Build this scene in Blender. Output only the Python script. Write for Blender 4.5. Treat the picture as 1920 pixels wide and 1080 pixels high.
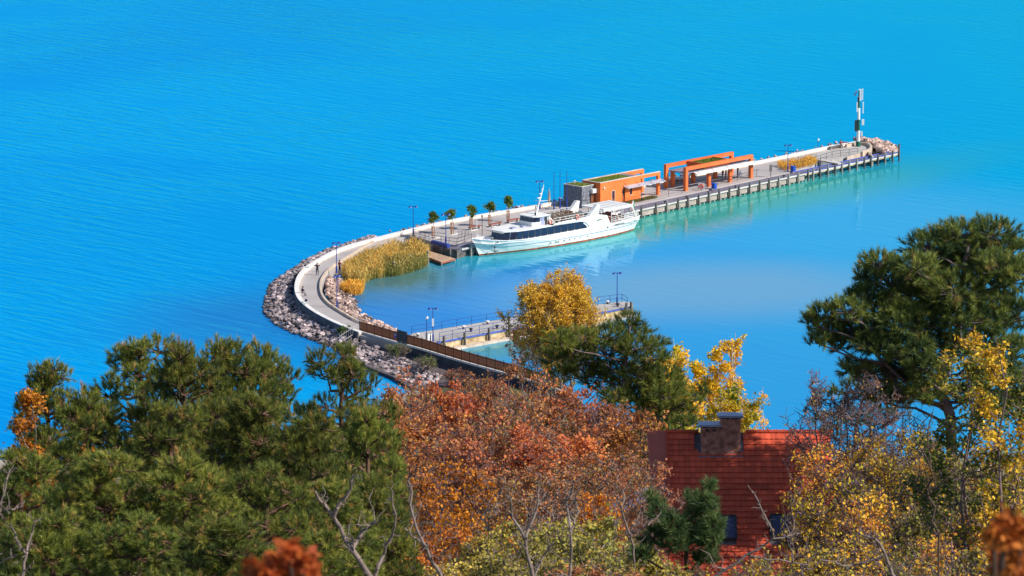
import bpy, math, random
import numpy as np
from mathutils import Vector, Matrix
from mathutils.geometry import tessellate_polygon

for o in list(bpy.data.objects): bpy.data.objects.remove(o, do_unlink=True)
SC = bpy.context.scene
COL = SC.collection
rnd = random.Random(7)
PI = math.pi

# ------------------------------------------------------------------ camera, sky, sun, exposure
FPX = 7400.0; TILT = math.radians(11.4); CAMH = 108.0
cam = bpy.data.cameras.new("camera")
cam.sensor_width = 36; cam.lens = 36 * FPX / 1920
cam.clip_start = 1.0; cam.clip_end = 12000
cam.dof.use_dof = True; cam.dof.focus_distance = 480; cam.dof.aperture_fstop = 7.1
camo = bpy.data.objects.new("camera", cam); COL.objects.link(camo)
camo.location = (0, 0, CAMH); camo.rotation_euler = (PI / 2 - TILT, 0, 0)
SC.camera = camo
SUN_EL = math.radians(38); SX, SY = 0.942, -0.337
w = bpy.data.worlds.new("World"); SC.world = w; w.use_nodes = True
nt = w.node_tree
sky = nt.nodes.new("ShaderNodeTexSky"); sky.sky_type = 'NISHITA'; sky.sun_disc = False
sky.sun_elevation = SUN_EL; sky.sun_rotation = math.atan2(SX, SY)
sky.air_density = 1.0; sky.dust_density = 0.3; sky.ozone_density = 2.5; sky.altitude = 200
bg = nt.nodes["Background"]; bg.inputs[1].default_value = 0.10
nt.links.new(sky.outputs[0], bg.inputs[0])
sl = bpy.data.lights.new("sun", 'SUN'); sl.energy = 4.6; sl.angle = math.radians(0.5); sl.color = (1, 0.93, 0.82)
so = bpy.data.objects.new("sun", sl); COL.objects.link(so)
to = Vector((SX * math.cos(SUN_EL), SY * math.cos(SUN_EL), math.sin(SUN_EL)))
so.rotation_euler = to.to_track_quat('Z', 'Y').to_euler()
so.location = (100, -50, 200)
SC.view_settings.view_transform = 'Standard'; SC.view_settings.look = 'None'
SC.view_settings.exposure = 0.28; SC.view_settings.gamma = 1
SC.view_settings.use_curve_mapping = False

# ------------------------------------------------------------------ surveying helpers
def ray(px, py):
    a = (px - 960) / FPX; b = (py - 540) / FPX
    return Vector((a, math.cos(TILT) - b * math.sin(TILT), -math.sin(TILT) - b * math.cos(TILT)))
def W(px, py, z=0.0):
    r = ray(px, py); t = (z - CAMH) / r.z
    return Vector((r.x * t, r.y * t, z))
def WD(px, py, d):
    r = ray(px, py); t = d / r.y
    return Vector((r.x * t, d, CAMH + r.z * t))
def pxm(d): return FPX / (d * 1.02)          # photo pixels per metre at ground distance d

# ------------------------------------------------------------------ materials
def new_mat(name):
    m = bpy.data.materials.new(name); m.use_nodes = True
    n = m.node_tree.nodes; return m, n, m.node_tree.links, n["Principled BSDF"]
def mat(name, col, rough=0.7, var=0.15, scale=1.5, bump=0.0, metal=0.0, spec=0.4, rand=0.0, bscale=None, hue=None):
    m, n, l, p = new_mat(name)
    p.inputs["Roughness"].default_value = rough; p.inputs["Metallic"].default_value = metal
    p.inputs["Specular IOR Level"].default_value = spec
    tc = n.new("ShaderNodeTexCoord")
    no = n.new("ShaderNodeTexNoise"); no.inputs["Scale"].default_value = scale; no.inputs["Detail"].default_value = 5
    l.new(tc.outputs["Object"], no.inputs["Vector"])
    mx = n.new("ShaderNodeMix"); mx.data_type = 'RGBA'
    dark = tuple(c * (1 - var * 1.6) for c in col); lite = tuple(min(1, c * (1 + var)) for c in (hue or col))
    mx.inputs[6].default_value = (*dark, 1); mx.inputs[7].default_value = (*lite, 1)
    mr = n.new("ShaderNodeMapRange"); mr.inputs[1].default_value = .3; mr.inputs[2].default_value = .7
    l.new(no.outputs[0], mr.inputs[0]); l.new(mr.outputs[0], mx.inputs[0])
    out = mx.outputs[2]
    if rand:
        oi = n.new("ShaderNodeObjectInfo"); hs = n.new("ShaderNodeHueSaturation")
        r2 = n.new("ShaderNodeMapRange"); r2.inputs[3].default_value = 1 - rand; r2.inputs[4].default_value = 1 + rand
        l.new(oi.outputs["Random"], r2.inputs[0]); l.new(r2.outputs[0], hs.inputs["Value"])
        l.new(out, hs.inputs["Color"]); out = hs.outputs[0]
    l.new(out, p.inputs["Base Color"])
    if bump:
        b = n.new("ShaderNodeBump"); b.inputs["Strength"].default_value = bump; b.inputs["Distance"].default_value = .05
        n2 = n.new("ShaderNodeTexNoise"); n2.inputs["Scale"].default_value = bscale or scale * 6; n2.inputs["Detail"].default_value = 4
        l.new(tc.outputs["Object"], n2.inputs["Vector"]); l.new(n2.outputs[0], b.inputs["Height"]); l.new(b.outputs[0], p.inputs["Normal"])
    return m
def tint_mat(name, cols, rough=.65, trans=.3, spec=.25):
    """colour picked per leaf / per stem from a list of the leaf colours of that plant"""
    m, n, l, p = new_mat(name)
    at = n.new("ShaderNodeAttribute"); at.attribute_name = "tint"
    cr = n.new("ShaderNodeValToRGB"); cr.color_ramp.interpolation = 'LINEAR'
    el = cr.color_ramp.elements
    while len(el) < len(cols): el.new(0.5)
    for i, c in enumerate(cols):
        el[i].position = i / max(1, len(cols) - 1); el[i].color = (*c, 1)
    l.new(at.outputs["Fac"], cr.inputs[0])
    oi = n.new("ShaderNodeObjectInfo"); hs = n.new("ShaderNodeHueSaturation")
    for nm_, lo, hi, src in (("Value", .78, 1.25, oi.outputs["Random"]), ("Hue", .492, .510, None)):
        r2 = n.new("ShaderNodeMapRange"); r2.inputs[3].default_value = lo; r2.inputs[4].default_value = hi
        if src is None:
            fm = n.new("ShaderNodeMath"); fm.operation = 'FRACT'; mu = n.new("ShaderNodeMath"); mu.operation = 'MULTIPLY'; mu.inputs[1].default_value = 7.31
            l.new(oi.outputs["Random"], mu.inputs[0]); l.new(mu.outputs[0], fm.inputs[0]); src = fm.outputs[0]
        l.new(src, r2.inputs[0]); l.new(r2.outputs[0], hs.inputs[nm_])
    l.new(cr.outputs[0], hs.inputs["Color"]); cr = hs
    l.new(cr.outputs[0], p.inputs["Base Color"])
    p.inputs["Roughness"].default_value = rough; p.inputs["Specular IOR Level"].default_value = spec
    if trans:
        t = n.new("ShaderNodeBsdfTranslucent"); l.new(cr.outputs[0], t.inputs[0])
        ms = n.new("ShaderNodeMixShader"); ms.inputs[0].default_value = trans
        l.new(p.outputs[0], ms.inputs[1]); l.new(t.outputs[0], ms.inputs[2])
        l.new(ms.outputs[0], n["Material Output"].inputs[0])
    return m

MT = dict(
 concrete=mat("pale_concrete", (.46, .43, .41), .85, .10, .35, .2),
 paving=mat("grey_paving", (.44, .40, .395), .85, .08, .25, .15),
 white_stone=mat("white_parapet_stone", (.80, .77, .74), .8, .08, .8, .2),
 ledge=mat("pale_ledge_stone", (.62, .50, .40), .85, .15, .8, .3),
 ochre_stone=mat("ochre_stone", (.50, .36, .17), .85, .3, 1.2, .4, hue=(.62, .48, .30)),
 blue_steel=mat("blue_painted_steel", (.02, .055, .30), .45, .1, 2),
 blue_edge=mat("blue_painted_edge", (.07, .12, .48), .55, .2, 1),
 pile=mat("weathered_timber_pile", (.14, .12, .11), .9, .3, 2, .4),
 pile_light=mat("bleached_timber_pile", (.33, .29, .26), .9, .2, 2, .3),
 board=mat("violet_grey_boardwalk", (.17, .165, .22), .85, .18, 1.1, .3),
 fascia=mat("stained_concrete_fascia", (.40, .33, .29), .9, .25, .7, .4),
 beam=mat("pale_edge_beam", (.60, .56, .53), .85, .15, 1),
 wall_shaded=mat("shaded_retaining_concrete", (.085, .095, .125), .9, .3, .5, .4),  # shade on the unlit walls is put into this dark bluish base colour
 orange=mat("orange_render", (.88, .20, .045), .8, .13, .45, .05),
 redorange=mat("red_orange_render", (.78, .17, .045), .8, .13, .45, .05),
 darkmetal=mat("dark_metal", (.05, .05, .06), .5, .1, 2, metal=.3),
 white=mat("white_gloss_paint", (.80, .80, .79), .28, .07, .35, spec=.5),
 offwhite=mat("white_deck_paint", (.80, .80, .79), .5, .05, .5),
 rust=mat("rust_red_boot_paint", (.35, .08, .03), .7, .35, 1.5),
 glass=mat("dark_blue_glass", (.012, .02, .055), .08, .1, 1, spec=.8),
 canopyglass=mat("frosted_canopy_glass", (.45, .47, .56), .25, .05, 1),
 panelgrey=mat("violet_grey_roof_sheet", (.25, .23, .28), .6, .1, 1),
 stonewall=mat("dark_grey_slate", (.10, .11, .145), .85, .3, 4, .5, hue=(.26, .27, .31)),
 mortar=mat("dark_mortar", (.07, .07, .08), .95, .1, 4),
 brown=mat("brown_wood", (.20, .07, .03), .7, .25, 2),
 stake=mat("orange_timber_stake", (.48, .21, .09), .8, .2, 3),
 redbench=mat("red_brown_bench", (.33, .09, .06), .7, .2, 2),
 bin=mat("bright_blue_plastic", (.01, .08, .50), .35, .08, 2),
 red=mat("signal_red", (.65, .05, .03), .5, .1, 2),
 flagw=mat("flag_white", (.8, .8, .8), .8, .03, 2),
 flagg=mat("flag_green", (.03, .25, .08), .8, .03, 2),
 lifering=mat("orange_red_ring", (.80, .13, .05), .5, .05, 2),
 green=mat("dark_green_paint", (.01, .13, .09), .5, .12, 2),
 rockbase=mat("rock_bank_core", (.14, .11, .115), .95, .3, .8, .6),
 rock=mat("violet_grey_rock", (.32, .25, .275), .9, .35, 1.3, .8, rand=.6, hue=(.56, .46, .47)),
 rock_red=mat("red_brown_rock", (.42, .22, .16), .9, .40, 1.3, .8, rand=.55, hue=(.62, .46, .40)),
 tile=mat("terracotta_roof_tile", (.60, .088, .038), .75, .24, 1.1, .25, rand=.2),
 terracotta=mat("smooth_terracotta_coping", (.50, .12, .08), .8, .10, .6, .1),
 brick=mat("red_brick", (.44, .15, .09), .9, .40, 3, .3, hue=(.55, .26, .20)),
 lime=mat("lime_mortar", (.36, .29, .26), .95, .2, 3),
 zinc=mat("blue_grey_zinc", (.33, .36, .52), .4, .12, 2, metal=.2),
 skyglass=mat("blue_skylight_glass", (.05, .06, .13), .35, .1, 1, spec=.5),
 plaster=mat("house_plaster", (.45, .38, .32), .9, .15, .6),
 bark=mat("brown_bark", (.11, .075, .055), .95, .3, 2.5, .6),
 barkred=mat("pine_bark", (.16, .085, .06), .95, .35, 2.5, .6),
 barkgrey=mat("grey_bark", (.26, .215, .21), .95, .25, 3, .3),
 barkpurple=mat("purple_brown_twig_bark", (.20, .14, .15), .95, .25, 3, .3),
 barkwhite=mat("white_birch_bark", (.62, .57, .52), .85, .2, 3, .2),
 barkdead=mat("bleached_dead_wood", (.25, .19, .17), .9, .25, 3, .3),
 skin=mat("skin", (.50, .28, .20), .6, .05, 8), hair=mat("dark_hair", (.03, .02, .015), .7, .1, 8),
 cloth_navy=mat("navy_cloth", (.02, .025, .06), .9, .1, 8), cloth_grey=mat("grey_cloth", (.18, .18, .2), .9, .1, 8),
 cloth_red=mat("dark_red_cloth", (.28, .03, .03), .9, .1, 8), cloth_yellow=mat("yellow_cloth", (.75, .45, .05), .9, .1, 8),
 sand=mat("pale_sand", (.50, .42, .33), .95, .12, .8, .2),
 planktan=mat("tan_jetty_plank", (.50, .33, .22), .85, .2, 2, .2, rand=.12),
)
NEEDLE = tint_mat("pine_needles", [(.030, .055, .020), (.105, .145, .034), (.25, .275, .048), (.42, .39, .08), (.50, .29, .10)], .5, .3)
NEEDLE_YOUNG = tint_mat("fresh_pine_needles", [(.05, .10, .05), (.13, .22, .08), (.24, .34, .11), (.36, .44, .15)], .5, .3)
NEEDLE_DARK = tint_mat("dark_pine_needles", [(.020, .048, .026), (.062, .110, .038), (.17, .220, .048), (.32, .345, .075), (.32, .22, .08)], .5, .25)
L_RED = tint_mat("red_orange_leaves", [(.28, .10, .07), (.46, .14, .06), (.62, .19, .06), (.70, .30, .07), (.46, .29, .09)])
L_RUST = tint_mat("rust_leaves", [(.27, .13, .10), (.42, .17, .09), (.58, .19, .08), (.54, .31, .08), (.32, .27, .08)])
L_ORANGE = tint_mat("orange_leaves", [(.42, .12, .03), (.66, .20, .02), (.80, .30, .02), (.85, .40, .03)])
L_GOLD = tint_mat("golden_leaves", [(.44, .31, .07), (.74, .48, .05), (.90, .58, .05), (.90, .48, .04), (.84, .62, .10)])
L_YELGREEN = tint_mat("yellow_green_leaves", [(.10, .20, .02), (.28, .34, .03), (.62, .50, .03), (.85, .55, .02), (.88, .44, .02)])
L_YELBUSH = tint_mat("sparse_yellow_leaves", [(.30, .32, .05), (.60, .46, .05), (.86, .55, .04), (.80, .34, .04), (.52, .20, .07)])
L_OLIVE = tint_mat("olive_leaves", [(.15, .16, .05), (.30, .28, .07), (.50, .40, .08), (.66, .44, .08)])
L_GREEN = tint_mat("green_leaves", [(.05, .11, .025), (.10, .19, .03), (.20, .26, .05), (.17, .12, .04)])
L_OAK = tint_mat("oak_leaves", [(.05, .09, .02), (.12, .17, .03), (.30, .28, .04), (.60, .40, .04), (.75, .42, .03)])
L_BLUR = tint_mat("copper_leaves", [(.32, .07, .02), (.52, .13, .03), (.70, .21, .04)])
REED = tint_mat("golden_reeds", [(.10, .14, .035), (.24, .22, .06), (.44, .31, .10), (.62, .42, .11), (.70, .38, .09)], .8, .25)
REED_O = tint_mat("orange_reeds", [(.42, .26, .06), (.70, .40, .07), (.80, .48, .08)], .8, .25)
GRASSM = tint_mat("dry_grass", [(.08, .11, .03), (.17, .18, .05), (.30, .25, .09), (.20, .12, .07)], .9, .15)
SEDUM = tint_mat("sedum_roof", [(.10, .10, .03), (.15, .22, .03), (.26, .32, .05), (.24, .10, .05)], .9, .1)

# ------------------------------------------------------------------ object helpers
def link(name, data, parent=None):
    o = bpy.data.objects.new(name, data); COL.objects.link(o)
    if parent is not None: o.parent = parent
    return o
def tag(o, label=None, cat=None, group=None, kind=None):
    if label: o["label"] = label
    if cat: o["category"] = cat
    if group: o["group"] = group
    if kind: o["kind"] = kind
    return o
ROOTM = {}
def thing(name, label, cat, loc=(0, 0, 0), rotz=0.0, group=None, scale=None):
    o = link(name, None); o.empty_display_size = .5
    o.location = loc; o.rotation_euler = (0, 0, rotz)
    if scale: o.scale = scale
    ROOTM[o.name] = Matrix.LocRotScale(Vector(loc), Matrix.Rotation(rotz, 3, 'Z'), Vector(scale) if scale else Vector((1, 1, 1)))
    return tag(o, label, cat, group)
def root_of(o):
    while o.parent: o = o.parent
    return o
class MB:
    def __init__(s): s.v = []; s.f = []
    def add(s, vs, fs):
        b = len(s.v); s.v += [tuple(v) for v in vs]; s.f += [tuple(i + b for i in f) for f in fs]; return s
    def box(s, x0, x1, y0, y1, z0, z1):
        return s.add([(x, y, z) for z in (z0, z1) for (x, y) in ((x0, y0), (x1, y0), (x1, y1), (x0, y1))],
                     [(3, 2, 1, 0), (4, 5, 6, 7), (0, 1, 5, 4), (1, 2, 6, 5), (2, 3, 7, 6), (3, 0, 4, 7)])
    def tube(s, pts, rs, n=6, cap=True):
        pts = [Vector(p) for p in pts]
        if not hasattr(rs, '__len__'): rs = [rs] * len(pts)
        vs = []; fs = []
        for i, p in enumerate(pts):
            d = (pts[min(i + 1, len(pts) - 1)] - pts[max(i - 1, 0)]).normalized()
            a = Vector((0, 0, 1)) if abs(d.z) < .9 else Vector((1, 0, 0))
            u = d.cross(a).normalized(); v = d.cross(u)
            for k in range(n):
                t = 2 * PI * k / n; vs.append(p + (u * math.cos(t) + v * math.sin(t)) * rs[i])
        for i in range(len(pts) - 1):
            for k in range(n):
                k2 = (k + 1) % n; fs.append((i * n + k2, i * n + k, (i + 1) * n + k, (i + 1) * n + k2))
        if cap: fs.append(tuple(range(n))); m = (len(pts) - 1) * n; fs.append(tuple(m + k for k in reversed(range(n))))
        return s.add(vs, fs)
    def bar(s, a, b, wdt, hgt):
        """rectangular bar from a to b"""
        a = Vector(a); b = Vector(b); d = (b - a).normalized()
        up = Vector((0, 0, 1)) if abs(d.z) < .95 else Vector((1, 0, 0))
        u = d.cross(up).normalized() * wdt / 2; v = u.cross(d).normalized() * hgt / 2
        vs = [a - u - v, a + u - v, a + u + v, a - u + v, b - u - v, b + u - v, b + u + v, b - u + v]
        return s.add(vs, [(0, 1, 2, 3), (7, 6, 5, 4), (1, 0, 4, 5), (2, 1, 5, 6), (3, 2, 6, 7), (0, 3, 7, 4)])
    def prism(s, poly, z0, z1, bottom=True):
        n = len(poly); p3 = [Vector((p[0], p[1], 0)) for p in poly]
        tris = tessellate_polygon([p3])
        vs = [(p[0], p[1], z0) for p in poly] + [(p[0], p[1], z1) for p in poly]
        fs = []
        for t in tris:
            a, b, c = t
            if (p3[b] - p3[a]).cross(p3[c] - p3[a]).z < 0: b, c = c, b
            fs.append((a + n, b + n, c + n))
            if bottom: fs.append((c, b, a))
        area = sum(p3[i].x * p3[(i + 1) % n].y - p3[(i + 1) % n].x * p3[i].y for i in range(n))
        for i in range(n):
            j = (i + 1) % n
            fs.append((i, j, j + n, i + n) if area > 0 else (j, i, i + n, j + n))
        return s.add(vs, fs)
    def ribbon(s, pts, half, z0, z1):
        """wall of constant thickness following a plan polyline; z0/z1 number or list"""
        n = len(pts); P = [Vector((p[0], p[1])) for p in pts]; L = []; R = []
        for i in range(n):
            d = (P[min(i + 1, n - 1)] - P[max(i - 1, 0)]).normalized(); q = Vector((-d.y, d.x)) * half
            L.append(P[i] + q); R.append(P[i] - q)
        g = lambda z, i: z[i] if hasattr(z, '__len__') else z
        vs = []
        for i in range(n):
            vs += [(L[i].x, L[i].y, g(z0, i)), (R[i].x, R[i].y, g(z0, i)), (R[i].x, R[i].y, g(z1, i)), (L[i].x, L[i].y, g(z1, i))]
        fs = [(0, 1, 2, 3)]
        for i in range(n - 1):
            a = i * 4; b = a + 4
            for k in range(4):
                k2 = (k + 1) % 4; fs.append((a + k2, a + k, b + k, b + k2))
        m = (n - 1) * 4; fs.append((m + 3, m + 2, m + 1, m))
        return s.add(vs, fs)
    def ball(s, c, r, n=8, m=5, sc=(1, 1, 1)):
        vs = [(c[0], c[1], c[2] - r * sc[2])]; fs = []
        for i in range(1, m):
            t = -PI / 2 + PI * i / m
            for k in range(n):
                a = 2 * PI * k / n
                vs.append((c[0] + r * sc[0] * math.cos(t) * math.cos(a), c[1] + r * sc[1] * math.cos(t) * math.sin(a), c[2] + r * sc[2] * math.sin(t)))
        vs.append((c[0], c[1], c[2] + r * sc[2])); top = len(vs) - 1
        for k in range(n):
            k2 = (k + 1) % n; fs.append((0, 1 + k2, 1 + k)); fs.append((top, top - n + k, top - n + k2))
            for i in range(m - 2): fs.append((1 + i * n + k, 1 + i * n + k2, 1 + (i + 1) * n + k2, 1 + (i + 1) * n + k))
        return s.add(vs, fs)
    def torus(s, c, R, r, axis=(0, 0, 1), n=14, m=5):
        q = Vector((0, 0, 1)).rotation_difference(Vector(axis)); vs = []; fs = []
        for i in range(n):
            a = 2 * PI * i / n
            for k in range(m):
                b = 2 * PI * k / m
                vs.append(Vector(c) + q @ Vector(((R + r * math.cos(b)) * math.cos(a), (R + r * math.cos(b)) * math.sin(a), r * math.sin(b))))
        for i in range(n):
            for k in range(m):
                i2 = (i + 1) % n; k2 = (k + 1) % m; fs.append((i * m + k, i2 * m + k, i2 * m + k2, i * m + k2))
        return s.add(vs, fs)
    def mesh(s, name, material, inv=None, smooth=False):
        me = bpy.data.meshes.new(name)
        vs = [inv @ Vector(v) for v in s.v] if inv is not None else s.v
        me.from_pydata(vs, [], s.f); me.materials.append(material)
        if smooth: me.polygons.foreach_set("use_smooth", [True] * len(me.polygons))
        me.update(); return me
    def build(s, name, material, parent=None, world=False, smooth=False):
        inv = ROOTM[root_of(parent).name].inverted() if (world and parent is not None) else None
        return link(name, s.mesh(name, material, inv, smooth), parent)
def np_mesh(name, v, f, material, tint=None, off=None):
    """v (N,3), f (M,k) arrays -> mesh, with a colour number per face"""
    me = bpy.data.meshes.new(name); k = f.shape[1]; M = len(f)
    me.vertices.add(len(v)); me.vertices.foreach_set("co", np.ascontiguousarray(v, dtype=np.float32).ravel())
    me.loops.add(M * k); me.loops.foreach_set("vertex_index", f.astype(np.int32).ravel())
    me.polygons.add(M); me.polygons.foreach_set("loop_start", (np.arange(M) * k).astype(np.int32))
    me.update(calc_edges=True)
    if tint is not None:
        a = me.attributes.new("tint", 'FLOAT', 'FACE'); a.data.foreach_set("value", np.clip(tint, 0, 1).astype(np.float32))
    me.materials.append(material); return me
def copy_tree(o, parent=None):
    c = o.copy(); COL.objects.link(c); c.parent = parent
    for ch in list(o.children): copy_tree(ch, c)
    return c
def place(proto, first, loc, rotz, label, scale=None, group=None):
    o = proto if first else copy_tree(proto)
    o.location = loc; o.rotation_euler = (0, 0, rotz); o["label"] = label
    if scale: o.scale = scale
    if group: o["group"] = group
    return o
def resample(pts, n):
    P = [Vector(p) for p in pts]; d = [0]
    for i in range(1, len(P)): d.append(d[-1] + (P[i] - P[i - 1]).length)
    out = []
    for k in range(n):
        t = d[-1] * k / (n - 1); i = 1
        while i < len(d) - 1 and d[i] < t: i += 1
        u = (t - d[i - 1]) / max(1e-9, d[i] - d[i - 1]); out.append(P[i - 1].lerp(P[i], min(1, max(0, u))))
    return out
def smooth_line(pts, it=2):
    P = [Vector(p) for p in pts]
    for _ in range(it):
        Q = [P[0]]
        for a, b in zip(P[:-1], P[1:]): Q += [a.lerp(b, .25), a.lerp(b, .75)]
        Q.append(P[-1]); P = Q
    return P
def in_poly(x, y, poly):
    c = False; n = len(poly); j = n - 1
    for i in range(n):
        xi, yi = poly[i][0], poly[i][1]; xj, yj = poly[j][0], poly[j][1]
        if (yi > y) != (yj > y) and x < (xj - xi) * (y - yi) / (yj - yi) + xi: c = not c
        j = i
    return c

# ------------------------------------------------------------------ water
U = Vector((math.cos(math.radians(47.5)), math.sin(math.radians(47.5)), 0))      # along the pier, out to its tip
V = Vector((-U.y, U.x, 0))                                                       # across it, to the open lake
PA = math.radians(47.5)
def water_material():
    m, n, l, p = new_mat("lake_water")
    geo = n.new("ShaderNodeNewGeometry"); sep = n.new("ShaderNodeSeparateXYZ"); l.new(geo.outputs["Position"], sep.inputs[0])
    def math_(op, a, b=None):
        q = n.new("ShaderNodeMath"); q.operation = op
        for i, x in enumerate((a, b)):
            if x is None: continue
            if isinstance(x, (int, float)): q.inputs[i].default_value = x
            else: l.new(x, q.inputs[i])
        return q.outputs[0]
    def mixc(f, a, b):
        q = n.new("ShaderNodeMix"); q.data_type = 'RGBA'
        if isinstance(f, float): q.inputs[0].default_value = f
        else: l.new(f, q.inputs[0])
        for i, x in ((6, a), (7, b)):
            if isinstance(x, tuple): q.inputs[i].default_value = (*x, 1)
            else: l.new(x, q.inputs[i])
        return q.outputs[2]
    def ramp(x, a, b):
        q = n.new("ShaderNodeMapRange"); q.interpolation_type = 'SMOOTHSTEP'
        q.inputs[1].default_value = a; q.inputs[2].default_value = b; l.new(x, q.inputs[0]); return q.outputs[0]
    X, Y = sep.outputs[0], sep.outputs[1]
    wob = n.new("ShaderNodeTexNoise"); wob.inputs["Scale"].default_value = .018; wob.inputs["Detail"].default_value = 5
    l.new(geo.outputs["Position"], wob.inputs["Vector"])
    wv = math_('MULTIPLY', math_('SUBTRACT', wob.outputs[0], .5), 34)
    def blob(c, a, b, ang, soft=.7):
        dx = math_('SUBTRACT', X, c[0]); dy = math_('SUBTRACT', Y, c[1]); ca, sa = math.cos(ang), math.sin(ang)
        u = math_('DIVIDE', math_('ADD', math_('ADD', math_('MULTIPLY', dx, ca), math_('MULTIPLY', dy, sa)), wv), a)
        v = math_('DIVIDE', math_('ADD', math_('SUBTRACT', math_('MULTIPLY', dy, ca), math_('MULTIPLY', dx, sa)), math_('MULTIPLY', wv, .35)), b)
        r = math_('SQRT', math_('ADD', math_('MULTIPLY', u, u), math_('MULTIPLY', v, v)))
        return ramp(r, 1 + soft, 1 - soft)
    big = n.new("ShaderNodeTexNoise"); big.inputs["Scale"].default_value = .010; big.inputs["Detail"].default_value = 4; big.inputs["Roughness"].default_value = .55
    l.new(geo.outputs["Position"], big.inputs["Vector"])
    # lake colour: azure on the open side, greener towards the right and the middle distance
    c = mixc(ramp(big.outputs[0], .40, .60), (.000, .255, .72), (.000, .315, .77))
    f = n.new("ShaderNodeMapRange"); f.inputs[1].default_value = -60; f.inputs[2].default_value = 90; l.new(X, f.inputs[0])
    c = mixc(f.outputs[0], c, (.000, .345, .66))
    c = mixc(math_('MULTIPLY', blob((-70, 560), 60, 60, 0), .6), c, (.0, .29, .70))
    p1 = W(820, 580)
    c = mixc(math_('MULTIPLY', blob(p1, 26, 34, .3), .8), c, (.004, .20, .66))          # deep blue inside the harbour
    p2 = W(1330, 545)
    c = mixc(math_('MULTIPLY', blob(p2, 25, 19, .1, .65), .95), c, (.13, .34, .56))      # greyer patch of stirred silt
    p3 = W(1380, 730)
    c = mixc(math_('MULTIPLY', blob(p3, 30, 40, 0), .55), c, (.0, .25, .60))
    # shallow green beside the quay, the reeds and the small jetty
    d1 = W(1050, 440); d2 = W(1500, 350)
    c = mixc(math_('MULTIPLY', blob((d1 + d2) / 2 - V * 1.0, 60, 12, PA, .65), .98), c, (.045, .36, .30))
    c = mixc(math_('MULTIPLY', blob(W(960, 655), 17, 5, .75, .8), .8), c, (.09, .30, .28))
    c = mixc(math_('MULTIPLY', blob(W(735, 530), 10, 9, PA, .8), .8), c, (.10, .17, .075))
    c = mixc(math_('MULTIPLY', blob(W(545, 600), 18, 22, -.7, .8), .45), c, (.03, .12, .36))
    dq = math_('ADD', math_('MULTIPLY', math_('SUBTRACT', X, W(1205, 394).x), -V.x), math_('MULTIPLY', math_('SUBTRACT', Y, W(1205, 394).y), -V.y))
    calm = math_('MULTIPLY', ramp(dq, -3, 1), ramp(X, -26, -16))
    al = math_('ADD', math_('MULTIPLY', math_('SUBTRACT', X, W(1205, 394).x), U.x), math_('MULTIPLY', math_('SUBTRACT', Y, W(1205, 394).y), U.y))
    calm = math_('MULTIPLY', calm, math_('SUBTRACT', 1, ramp(al, 25, 66)))
    # silty water scatters its own colour upwards; the surface mirrors sky and ship by Fresnel
    df = n.new("ShaderNodeBsdfDiffuse"); gl = n.new("ShaderNodeBsdfGlossy"); fr = n.new("ShaderNodeFresnel"); ms = n.new("ShaderNodeMixShader")
    l.new(c, df.inputs[0]); gcol = mixc(calm, (.05, .66, .92), (.60, .92, .95)); l.new(gcol, gl.inputs[0]); gl.inputs["Roughness"].default_value = .08; fr.inputs[0].default_value = 1.33
    l.new(math_('MULTIPLY', fr.outputs[0], .92), ms.inputs[0]); l.new(df.outputs[0], ms.inputs[1]); l.new(gl.outputs[0], ms.inputs[2]); l.new(ms.outputs[0], n["Material Output"].inputs[0])
    p.inputs["IOR"].default_value = 1.33; p.inputs["Roughness"].default_value = .06; p.inputs["Specular IOR Level"].default_value = .40; p.inputs["Specular Tint"].default_value = (.22, .72, 1.0, 1)
    # ripples
    def dirmap(deg, fa, fb):
        ca, sa = math.cos(math.radians(deg)), math.sin(math.radians(deg))
        u = math_('MULTIPLY', math_('ADD', math_('MULTIPLY', X, ca), math_('MULTIPLY', Y, sa)), fa)
        v = math_('MULTIPLY', math_('SUBTRACT', math_('MULTIPLY', Y, ca), math_('MULTIPLY', X, sa)), fb)
        q = n.new("ShaderNodeCombineXYZ"); l.new(u, q.inputs[0]); l.new(v, q.inputs[1]); return q.outputs[0]
    n1 = n.new("ShaderNodeTexNoise"); n1.inputs["Scale"].default_value = 1.0; n1.inputs["Detail"].default_value = 2.5; n1.inputs["Distortion"].default_value = .4
    l.new(dirmap(-43, .12, .62), n1.inputs["Vector"])
    n2 = n.new("ShaderNodeTexNoise"); n2.inputs["Scale"].default_value = 1.0; n2.inputs["Detail"].default_value = 3
    l.new(dirmap(-33, .30, 1.3), n2.inputs["Vector"])
    h = math_('ADD', math_('MULTIPLY', n1.outputs[0], 1.3), math_('MULTIPLY', n2.outputs[0], .28))
    # gust patches: ripples stronger in some areas
    gs = n.new("ShaderNodeTexNoise"); gs.inputs["Scale"].default_value = .02; gs.inputs["Detail"].default_value = 3
    l.new(geo.outputs["Position"], gs.inputs["Vector"])
    st = math_('MULTIPLY', math_('SUBTRACT', 1.0, math_('MULTIPLY', calm, .86)), ramp(gs.outputs[0], .25, .6))
    st = math_('MULTIPLY', st, math_('SUBTRACT', 1.0, math_('MULTIPLY', ramp(X, -40, 70), .5)))
    st = math_('ADD', math_('MULTIPLY', st, .30), .016)
    b = n.new("ShaderNodeBump"); b.inputs["Distance"].default_value = 1.0
    l.new(st, b.inputs["Strength"]); l.new(h, b.inputs["Height"]); l.new(b.outputs[0], gl.inputs["Normal"]); l.new(b.outputs[0], fr.inputs["Normal"]); l.new(b.outputs[0], df.inputs["Normal"])
    n.remove(p)
    return m
wm = MB(); wm.add([(-5000, -200, 0), (5000, -200, 0), (5000, 9000, 0), (-5000, 9000, 0)], [(0, 1, 2, 3)])
tag(wm.build("water", water_material()), "turquoise blue lake water with fine ripples", kind="structure")

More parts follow.
